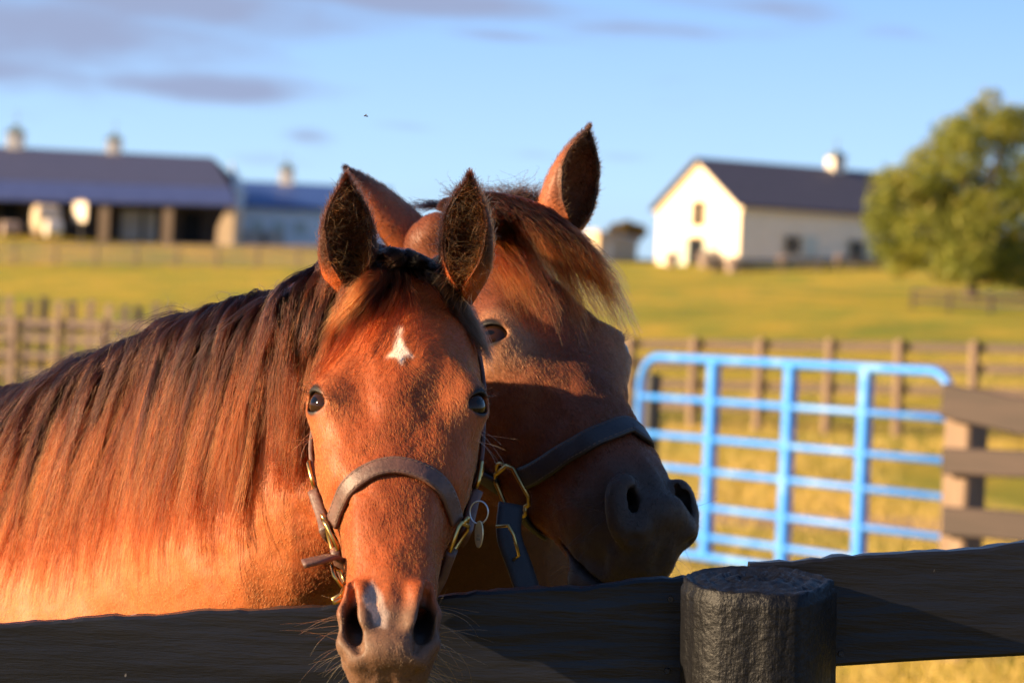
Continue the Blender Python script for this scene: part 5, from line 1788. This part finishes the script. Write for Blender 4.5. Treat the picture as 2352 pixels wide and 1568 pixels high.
# brown board fence at the near end of the gate
sf = empty('brown_board_fence', (0, 0, 0)); tag(sf, 'brown three-board fence with a split-toned post at the right edge', 'fence')
sp0 = L3(2222, 940, 13.2); spx, spy = sp0.x, sp0.y
zt_ = L3(2222, 930, 13.2).z
bm = bmesh.new(); bm_box(bm, (0, 0, (zt_ + .15) / 2), (.152, .152, zt_ - .15), None, .012); po_ = bm_obj('post', bm, MAT_POSTPALE, sf); po_.location = (spx, spy, 0); po_.rotation_euler = (0, 0, R(42))
po2 = dup(po_, sf); po2.location = (spx + 2.3, spy - .9, 0)
po3 = dup(po_, sf); po3.location = (spx + 4.6, spy - 1.8, 0)
for i, (yl, yr, h_) in enumerate(((918, 958, .165), (1056, 1064, .125), (1192, 1206, .135), (1330, 1345, .135))):
    a_ = L3(2160, yl, 13.25); b_ = L3(2352, yr, 12.85); dv = (b_ - a_)
    a_.y -= .11; b_.y -= .11
    beam('board', a_, a_ + dv * 2.4, h_, .03, MAT_DARKBROWN, sf, 40 + i, seg=10)
    beam('board', a_ + dv * 2.41, a_ + dv * 9.0, h_, .03, MAT_DARKBROWN, sf, 60 + i, seg=10)

# a small insect hovering in the air above the horses
MAT_BUG = simple_mat('dark_insect', (.012, .010, .012), (.05, .03, .02), 400, .4, 0)
MAT_WING = simple_mat('insect_wing', (.45, .45, .45), (.55, .55, .55), 100, .3, 0)
bp = L3(841, 267, 3.40)
bug = empty('flying_insect', bp); tag(bug, 'tiny dark insect in flight against the blue sky above the horses', 'insect')
bm = bmesh.new()
tube_bm(bm, [(-.0030, 0, 0), (-.0024, 0, .0002), (-.0012, 0, .0003), (-.0003, 0, .0002), (.0010, 0, 0), (.0026, 0, -.0003)], [.0003, .0007, .0008, .0005, .0009, .0002], 8); bm_obj('body', bm, MAT_BUG, bug, smooth=True)
for s_ in (-1, 1):
    mesh_obj('wing', [(-.0012, 0, .0009), (-.0002, 0, .0009), (.0008, s_ * .0022, .0022), (-.0006, s_ * .0024, .0024), (-.0012, 0, .0010), (-.0002, 0, .0010), (.0008, s_ * .0022, .0023), (-.0006, s_ * .0024, .0025)],
             [(0, 1, 2, 3), (7, 6, 5, 4), (0, 3, 7, 4), (1, 5, 6, 2), (3, 2, 6, 7), (0, 4, 5, 1)], MAT_WING, bug, smooth=False)

# ------------------------------------------------------------------ black board fence the horses look over
MAT_BLACK, nt, bs = new_mat('black_fence_paint')
n1 = noise(nt, 14, 8, .65, mapscale=(.10, 1, 1.0)); n2 = noise(nt, 60, 5, .6, mapscale=(.12, 1, 1)); n3 = noise(nt, 38, 2, .4, mapscale=(1.6, 1, .8))
r1 = ramp(nt, [(.30, (.0014, .0016, .0030)), (.50, (.0042, .0048, .0082)), (.72, (.0140, .0150, .0210))])
nt.links.new(n1.outputs['Fac'], r1.inputs[0])
chip = ramp(nt, [(.765, (0, 0, 0)), (.79, (1, 1, 1))]); nt.links.new(n3.outputs['Fac'], chip.inputs[0])
mx = nt.nodes.new('ShaderNodeMix'); mx.data_type = 'RGBA'; mx.inputs[7].default_value = (.16, .15, .15, 1)
nt.links.new(chip.outputs[0], mx.inputs[0]); nt.links.new(r1.outputs[0], mx.inputs[6])
nt.links.new(mx.outputs[2], bs.inputs['Base Color'])
rg = ramp(nt, [(.3, (.50, .50, .50)), (.7, (.33, .33, .33))]); nt.links.new(n1.outputs['Fac'], rg.inputs[0]); nt.links.new(rg.outputs[0], bs.inputs['Roughness'])
bs.inputs['Specular IOR Level'].default_value = .30
ad = nt.nodes.new('ShaderNodeMath'); ad.operation = 'MULTIPLY_ADD'; ad.inputs[1].default_value = .6
nt.links.new(n2.outputs['Fac'], ad.inputs[0]); nt.links.new(n1.outputs['Fac'], ad.inputs[2])
bump(nt, bs, ad.outputs[0], .8, .005)

MAT_BLACKPOST2, nt, bs = new_mat('black_post_paint')
n1 = noise(nt, 16, 8, .65, mapscale=(1, 1, .12)); n2 = noise(nt, 90, 4, .6)
r1 = ramp(nt, [(.30, (.0008, .0009, .0016)), (.52, (.0021, .0022, .0036)), (.75, (.0085, .0082, .0095))])
nt.links.new(n1.outputs['Fac'], r1.inputs[0]); nt.links.new(r1.outputs[0], bs.inputs['Base Color'])
bs.inputs['Roughness'].default_value = .50; bs.inputs['Specular IOR Level'].default_value = .20
ad = nt.nodes.new('ShaderNodeMath'); ad.operation = 'MULTIPLY_ADD'; ad.inputs[1].default_value = .5
nt.links.new(n2.outputs['Fac'], ad.inputs[0]); nt.links.new(n1.outputs['Fac'], ad.inputs[2])
bump(nt, bs, ad.outputs[0], .9, .006)

fence = empty('black_board_fence', (0, 0, 0)); tag(fence, 'black painted board fence with a round post across the front', 'fence')

def rough_board(name, top, h, th, parent, seed, edge=.0018):
    """board whose top edge follows the given points (front face line); hand-sawn uneven edges, grain steps"""
    top = [Vector(p) for p in top]
    rr = np.random.default_rng(seed)
    L_ = [0]
    for a, b in zip(top[:-1], top[1:]): L_.append(L_[-1] + (b - a).length)
    n = max(30, int(L_[-1] / .012))
    us = np.linspace(0, L_[-1], n)
    P_ = catmull(np.array(L_), np.array(top), us)
    nv = 12
    wob = np.interp(us, np.linspace(0, L_[-1], n // 5), rr.normal(0, 1, n // 5)) * edge + rr.normal(0, .0006, n)
    wob2 = np.interp(us, np.linspace(0, L_[-1], n // 5), rr.normal(0, 1, n // 5)) * edge
    bm = bmesh.new(); rings = []
    grain = np.array([np.interp(us, np.linspace(0, L_[-1], n // 8 + 2), rr.normal(0, .0004, n // 8 + 2)) for _ in range(nv)])
    for i in range(n):
        p = P_[i]; ring = []
        bv = .004
        ring.append((bv * .5, wob[i] - .0005)); 
        for j in range(nv):
            f = j / (nv - 1)
            ring.append((0 + grain[j][i], -bv + wob[i] * (1 - f) + wob2[i] * f - (h - 2 * bv) * f))
        ring.append((bv, -h + wob2[i])); ring.append((th - bv, -h + wob2[i])); ring.append((th, -h + bv + wob2[i])); ring.append((th, -bv + wob[i])); ring.append((th - bv, wob[i] + rr.normal(0, .0008)))
        rings.append([bm.verts.new((p[0], p[1] + a, p[2] + b)) for a, b in ring])
    m = len(rings[0])
    for i in range(n - 1):
        for j in range(m):
            bm.faces.new((rings[i][j], rings[i][(j + 1) % m], rings[i + 1][(j + 1) % m], rings[i + 1][j]))
    bm.faces.new(rings[0]); bm.faces.new(rings[-1][::-1])
    bmesh.ops.recalc_face_normals(bm, faces=bm.faces)
    return bm_obj(name, bm, MAT_BLACK, parent)

DF = 3.315
lt = [at(-1500, 1500, DF), at(-600, 1462, DF), at(0, 1430, DF), at(400, 1409, DF), at(780, 1388, DF), at(1110, 1362, DF), at(1400, 1341, DF), at(1712, 1318, DF)]
rt = [at(1722, 1294, DF), at(1790, 1289, DF), at(1900, 1279, DF), at(2100, 1264, DF), at(2352, 1250, DF), at(3000, 1205, DF), at(3700, 1150, DF)]
for k, dz in enumerate((0, .33, .66, .98)):
    rough_board('board', [p - Vector((0, 0, dz)) for p in lt], .140, .028, fence, 70 + k)
    rough_board('board', [p - Vector((0, 0, dz)) for p in rt], .1295, .028, fence, 80 + k)

def round_post(px, depth, r, top_py, seed, lean=0.0):
    """weathered round post: uneven outline, vertical checks, sloping sawn top"""
    rr = np.random.default_rng(seed)
    c = at(px, top_py, depth)
    nseg, nz = 72, 60
    ztop = c.z
    zs = np.concatenate([np.linspace(-.3, ztop - .35, 14), np.linspace(ztop - .34, ztop, nz)])
    th = np.linspace(0, 2 * math.pi, nseg, endpoint=False)
    lump = np.interp(th, np.linspace(0, 2 * math.pi, 12), np.r_[rr.normal(0, .0035, 11), 0]); lump -= lump.mean()
    V_ = []
    crack = rr.normal(0, .0007, nseg)
    for z in zs:
        t = (z - ztop)
        rad = r * (1 - .0 * t) + lump + crack * (1 + .5 * math.sin(z * 9)) + rr.normal(0, .00015, nseg)
        if t > -.006: rad = rad - .003
        zz = z + (.010 * np.cos(th - 1.2) + rr.normal(0, .0012, nseg)) * max(0, 1 + t / .05)
        V_.append(np.c_[c.x + lean * t + np.cos(th) * rad, depth + np.sin(th) * rad, zz])
    nr = 14
    for k in range(1, nr):
        f = 1 - k / nr
        zz = ztop + (.010 * np.cos(th - 1.2)) * f + .0022 * math.sin(k * 2.1) + rr.normal(0, .0006, nseg) + .003 * (1 - f)
        V_.append(np.c_[c.x + np.cos(th) * r * f * (1 + lump / r), depth + np.sin(th) * r * f, zz])
    rings = len(V_)
    V_ = np.concatenate(V_ + [np.array([[c.x, depth, ztop + .003]])])
    F_ = []
    for i in range(rings - 1):
        for j in range(nseg):
            F_.append((i * nseg + j, i * nseg + (j + 1) % nseg, (i + 1) * nseg + (j + 1) % nseg, (i + 1) * nseg + j))
    top_i = len(V_) - 1
    for j in range(nseg):
        F_.append(((rings - 1) * nseg + j, (rings - 1) * nseg + (j + 1) % nseg, top_i))
    return mesh_obj('post', V_, F_, MAT_BLACKPOST2, fence, smooth=True)
round_post(1734, DF - .004 - .0865, .0855, 1333, 3, lean=-.035)
# nail heads in the boards beside the post
MAT_NAIL = simple_mat('painted_nail', (.010, .010, .012), (.03, .026, .024), 80, .5, .2, metallic=.4)
def nail(px, py):
    p = at(px, py, DF)
    bm = bmesh.new(); bmesh.ops.create_cone(bm, cap_ends=True, segments=10, radius1=.0042, radius2=.0034, depth=.004, matrix=Matrix.Translation((p.x, DF - .0012, p.z)) @ Matrix.Rotation(R(90), 4, 'X'))
    bm_obj('nail', bm, MAT_NAIL, fence)
for xy in ((1932, 1500), (1540, 1375), (1532, 1540)): nail(*xy)
# neighbouring posts, out of the picture
for dx in (-2.35, 2.45):
    sgn = 1 if dx > 0 else -1
    p_ = post_proto('post', .085, 1.30 + .12 * sgn, MAT_BLACKPOST2, fence); w_ = at(1734, 1333, DF - .09)
    p_.location = (w_.x + dx, DF - .092, .0)

# ------------------------------------------------------------------ leather halters
def leather(name, c1, c2, rough):
    m, nt, bs = new_mat(name)
    n = noise(nt, 60, 6, .65); n2 = noise(nt, 260, 3, .6)
    r = ramp(nt, [(.3, c1), (.72, c2)])
    nt.links.new(n.outputs['Fac'], r.inputs[0]); nt.links.new(r.outputs[0], bs.inputs['Base Color'])
    bs.inputs['Roughness'].default_value = rough
    bump(nt, bs, n2.outputs['Fac'], .35, .002)
    return m
MAT_LEATHER_A = leather('worn_brown_leather', (.045, .019, .013), (.125, .055, .038), .55)
MAT_LEATHER_B = leather('dark_leather', (.008, .005, .005), (.018, .011, .010), .55)
MAT_BRASS, nt, bs = new_mat('brass')
bs.inputs['Base Color'].default_value = (.50, .35, .13, 1); bs.inputs['Metallic'].default_value = 1; bs.inputs['Roughness'].default_value = .30
MAT_STEEL, nt, bs = new_mat('steel_wire')
bs.inputs['Base Color'].default_value = (.35, .36, .38, 1); bs.inputs['Metallic'].default_value = 1; bs.inputs['Roughness'].default_value = .35
MAT_THREAD = simple_mat('pale_stitching', (.09, .055, .04), (.13, .085, .06), 50, .8, 0)
MAT_TAG = simple_mat('worn_brass_tag', (.50, .40, .22), (.62, .50, .30), 60, .38, .1, .001, metallic=.6)
MAT_INK = simple_mat('engraved_marks', (.06, .05, .04), (.08, .07, .05), 30, .7, 0)

def skin_path(h, loc, k=24, lift=.003, stick=True):
    """smooth path through head points, laid on the skin"""
    L_ = np.asarray(loc, float)
    u = np.linspace(0, len(L_) - 1, k)
    W = h.to_world(catmull(np.arange(len(L_), dtype=float), L_, u))
    P_, N_ = [], []
    for w in W:
        p, n = near(h, w)
        P_.append(p + n * lift if stick else w); N_.append(n)
    P_, N_ = np.array(P_), np.array(N_)
    for _ in range(3):
        P_[1:-1] = P_[:-2] * .25 + P_[1:-1] * .5 + P_[2:] * .25
        N_[1:-1] = N_[:-2] * .25 + N_[1:-1] * .5 + N_[2:] * .25
    N_ /= np.linalg.norm(N_, axis=1)[:, None]
    return P_, N_

def strap(name, h, loc, width, mat, parent, thick=.0045, lift=.002, k=26, stitches=False, stick=True, path=None):
    P_, N_ = path if path is not None else skin_path(h, loc, k, lift, stick)
    k = len(P_)
    T_ = np.gradient(P_, axis=0); T_ /= np.linalg.norm(T_, axis=1)[:, None]
    B_ = np.cross(T_, N_); B_ /= np.linalg.norm(B_, axis=1)[:, None]
    N2 = np.cross(B_, T_)
    prof = []
    w, t = width / 2, thick
    for (u, v) in ((-w, .25), (-w, .7), (-w * .93, 1), (-w * .5, 1.06), (0, 1.1), (w * .5, 1.06), (w * .93, 1), (w, .7), (w, .25), (w * .93, 0), (0, 0), (-w * .93, 0)):
        prof.append((u, v * t))
    bm = bmesh.new(); rings = []
    for i in range(k):
        rings.append([bm.verts.new(P_[i] + B_[i] * u + N2[i] * v) for u, v in prof])
    m = len(prof)
    for i in range(k - 1):
        for j in range(m):
            bm.faces.new((rings[i][j], rings[i][(j + 1) % m], rings[i + 1][(j + 1) % m], rings[i + 1][j]))
    bm.faces.new(rings[0]); bm.faces.new(rings[-1][::-1])
    bmesh.ops.recalc_face_normals(bm, faces=bm.faces)
    o = bm_obj(name, bm, mat, parent, smooth=True)
    if stitches:
        bm = bmesh.new()
        L_ = np.concatenate(([0], np.cumsum(np.linalg.norm(np.diff(P_, axis=0), axis=1))))
        s = .008
        while s < L_[-1] - .008:
            for e in (-1, 1):
                q_ = []
                for ds in (0, .0038):
                    i = np.searchsorted(L_, s + ds) - 1; i = min(max(i, 0), k - 2); f = (s + ds - L_[i]) / (L_[i + 1] - L_[i])
                    p = P_[i] * (1 - f) + P_[i + 1] * f; b = B_[i]; n = N2[i]
                    q_.append(p + b * e * w * .74 + n * (t * 1.04))
                tube_bm(bm, q_, .00055, 5)
            s += .0062
        st_ = bm_obj('stitching', bm, MAT_THREAD, o); st_['kind'] = 'stuff'
    return o

def square_ring(name, h, centre, up_hint, w, hgt, r, mat, parent, lift=.006, tongue=True, skew=.0):
    """square metal fitting lying on the cheek, rounded corners with small knuckles"""
    c, n = near(h, h.to_world(centre))
    upv = h.M @ np.asarray(up_hint, float); upv = unit(upv - n * upv.dot(n)); rt_ = np.cross(upv, n)
    c = c + n * lift
    q_ = []
    cn = .28
    for sx, sy in ((1, 1), (-1, 1), (-1, -1), (1, -1)):
        for (fx, fy) in (((1, 1 - cn), (1 - cn, 1)) if sx * sy > 0 else ((1 - cn, 1), (1, 1 - cn))):
            q_.append(c + rt_ * sx * fx * w / 2 + upv * sy * fy * hgt / 2 + n * .0015 * (sx * sy))
    q_ = np.array(q_)
    bm = bmesh.new(); tube_bm(bm, q_, r, 8, closed=True)
    if tongue:
        for sgn in (-1, 1):
            tube_bm(bm, [c + upv * sgn * hgt * .5 + rt_ * w * .22, c + upv * sgn * (hgt * .5 + r * 2.6) + rt_ * w * .10, c + upv * sgn * (hgt * .5 + r * 3.0), c + upv * sgn * (hgt * .5 + r * 2.6) - rt_ * w * .10, c + upv * sgn * hgt * .5 - rt_ * w * .22], r * .9, 6)
    return bm_obj(name, bm, mat, parent, smooth=True), c, n, upv, rt_

# -- halter of the front horse
ha = empty('leather_halter', A.to_world((0, .0, .34))); tag(ha, 'worn brown leather halter with brass fittings and oval tag on the camera-facing horse', 'halter')
ha.location = (0, 0, 0)
strap('noseband', A, [(-.068, -.078, .368), (-.064, -.060, .362), (-.052, -.035, .353), (-.030, -.014, .343), (0, -.006, .337), (.030, -.012, .341), (.052, -.035, .348), (.064, -.060, .356), (.068, -.078, .364)], .0225, MAT_LEATHER_A, ha, thick=.0048, k=44, stitches=True)
for sx in (-1, 1):
    square_ring('square_ring', A, (sx * .069, -.090, .376), (sx * .15, .55, -.8), .028, .036, .0028, MAT_BRASS, ha, lift=.008)
    strap('cheek_strap', A, [(sx * .075, -.104, .365), (sx * .084, -.112, .330), (sx * .092, -.112, .292)], .026, MAT_LEATHER_A, ha, thick=.0125, k=14, lift=.004)
    square_ring('buckle', A, (sx * .094, -.100, .272), (0, .1, -1), .022, .032, .0026, MAT_BRASS, ha, lift=.007, tongue=False)
    strap('cheek_strap', A, [(sx * .095, -.108, .290), (sx * .098, -.100, .245), (sx * .097, -.098, .190), (sx * .092, -.105, .120), (sx * .080, -.105, .055)], .020, MAT_LEATHER_A, ha, thick=.005, k=22, lift=.003)
    strap('chin_strap', A, [(sx * .066, -.098, .392), (sx * .058, -.125, .412), (sx * .046, -.155, .428), (sx * .028, -.172, .436)], .024, MAT_LEATHER_A, ha, thick=.010, k=16, lift=.003)
strap('throat_strap', A, [(-.028, -.172, .436), (0, -.176, .438), (.028, -.172, .436)], .020, MAT_LEATHER_A, ha, thick=.005, k=8, lift=.003)
# loose strap end and lower brass on the picture-left side
e0_ = np.array(at(798, 1318, 3.235)); e1_ = np.array(at(770, 1285, 3.215)); e2_ = np.array(at(735, 1290, 3.20)); e3_ = np.array(at(696, 1299, 3.195))
pth = catmull(np.arange(4.0), np.array([e0_, e1_, e2_, e3_]), np.linspace(0, 3, 16))
nn = np.tile(unit((-.25, -.35, .9)), (16, 1))
strap('strap_end', A, None, .017, MAT_LEATHER_A, ha, thick=.005, path=(pth, nn))
bm = bmesh.new()
c = np.array(at(777, 1338, 3.215)); 
tube_bm(bm, [at(762, 1300, 3.21), at(768, 1322, 3.20), at(785, 1345, 3.20), at(793, 1336, 3.21), at(782, 1310, 3.22)], .0024, 8, closed=True)
bm_obj('buckle', bm, MAT_BRASS, ha, smooth=True)
bm = bmesh.new()
tube_bm(bm, [at(790, 1350, 3.22), at(784, 1366, 3.215), at(764, 1377, 3.21), at(766, 1383, 3.21), at(790, 1374, 3.215), at(800, 1360, 3.225)], .003, 8, closed=True)
bm_obj('snap_ring', bm, MAT_BRASS, ha, smooth=True)
# tag ring and oval tag
rcn = at(1100, 1176, 3.255)
bm = bmesh.new(); tube_bm(bm, [rcn + Vector((math.cos(a) * .0105, -.003 * math.cos(a), math.sin(a) * .0130)) for a in np.linspace(0, 2 * math.pi, 28, endpoint=False)], .0010, 6, closed=True)
bm_obj('key_ring', bm, MAT_STEEL, ha, smooth=True)
tc_ = at(1099, 1226, 3.25)
bm = bmesh.new()
ov = [bm.verts.new((tc_.x + math.cos(a) * .0046, tc_.y + math.cos(a) * -.009, tc_.z + math.sin(a) * .0155)) for a in np.linspace(0, 2 * math.pi, 32, endpoint=False)]
f_ = bm.faces.new(ov); ex = bmesh.ops.extrude_face_region(bm, geom=[f_]); bmesh.ops.translate(bm, verts=[v for v in ex['geom'] if isinstance(v, bmesh.types.BMVert)], vec=(.0012, .0009, 0))
bmesh.ops.recalc_face_normals(bm, faces=bm.faces)
tg_ = bm_obj('oval_tag', bm, MAT_TAG, ha)
bm = bmesh.new()
uvx = Vector((.0046, -.009, 0)).normalized(); nrm_ = Vector((-.89, -.456, 0))
for row, n_ in ((-.0015, 3), (-.0060, 4)):
    for j in range(n_):
        cc = tc_ + uvx * (-.0036 + j * 2.3e-3 + (.001 if n_ == 3 else 0)) + Vector((0, 0, row)) + nrm_ * .0002
        tube_bm(bm, [cc + Vector((0, 0, .0013)), cc + uvx * .0007, cc + Vector((0, 0, -.0013))], .0003, 4)
bm_obj('engraving', bm, MAT_INK, tg_)

# -- halter of the horse behind
hb = empty('leather_halter', (0, 0, 0)); tag(hb, 'dark stitched leather halter with a diamond brass ring, on the darker horse behind', 'halter')
def bl(px, py):
    p = at(px, py, 3.5); d = (p - CAMO).normalized()
    loc, nrm, i, dist = B.bvh.ray_cast(CAMO, d)
    return None if loc is None else B.to_local(np.array(loc))
nbp = [bl(x_, y_) for x_, y_ in ((1203, 1098), (1240, 1082), (1290, 1050), (1340, 1022), (1395, 997), (1440, 982))]
nbp = [p for p in nbp if p is not None]
last = nbp[-1]
m_ = np.array((-1, 1, 1))
top_ = np.array((.012, -.012, last[2] + .004))
strap('noseband', B, nbp + [top_] + [nbp[-2] * m_, nbp[1] * m_, nbp[0] * m_], .030, MAT_LEATHER_B, hb, thick=.006, k=60, stitches=True, lift=.003)
rg0 = bl(1185, 1120)
if rg0 is None: rg0 = np.array((-.070, -.145, .370))
for sx in (1, -1):
    m = np.array((sx, 1, 1))
    square_ring('square_ring', B, rg0 * m, (.0, .55, -.84), .052, .058, .0030, MAT_BRASS, hb, lift=.008)
    up1 = rg0 + np.array((.004, -.012, -.030)); 
    strap('cheek_strap', B, [up1 * m, (up1 + np.array((-.006, -.006, -.05))) * m, (up1 + np.array((-.008, 0, -.12))) * m, (up1 + np.array((-.004, .02, -.22))) * m, (up1 + np.array((0, .04, -.30))) * m], .026, MAT_LEATHER_B, hb, k=24, lift=.003)
    dn = rg0 + np.array((.006, -.022, .018))
    strap('chin_strap', B, [dn * m, (dn + np.array((.018, -.02, .012))) * m, (dn + np.array((.04, -.035, .014))) * m], .024, MAT_LEATHER_B, hb, k=12, lift=.003)
# throat piece hanging to the chest with its long brass keeper
pth = catmull(np.arange(4.0), np.array([np.array(at(1172, 1160, 3.60)), np.array(at(1168, 1230, 3.58)), np.array(at(1192, 1300, 3.57)), np.array(at(1216, 1372, 3.56))]), np.linspace(0, 3, 20))
strap('throat_strap', B, None, .032, MAT_LEATHER_B, hb, thick=.006, path=(pth, np.tile(unit((.2, -.95, .2)), (20, 1))))
bm = bmesh.new(); tube_bm(bm, [at(1140, 1208, 3.56), at(1168, 1207, 3.55), at(1180, 1228, 3.55), at(1192, 1275, 3.545), at(1180, 1285, 3.56)], .0022, 8); bm_obj('keeper', bm, MAT_BRASS, hb, smooth=True)
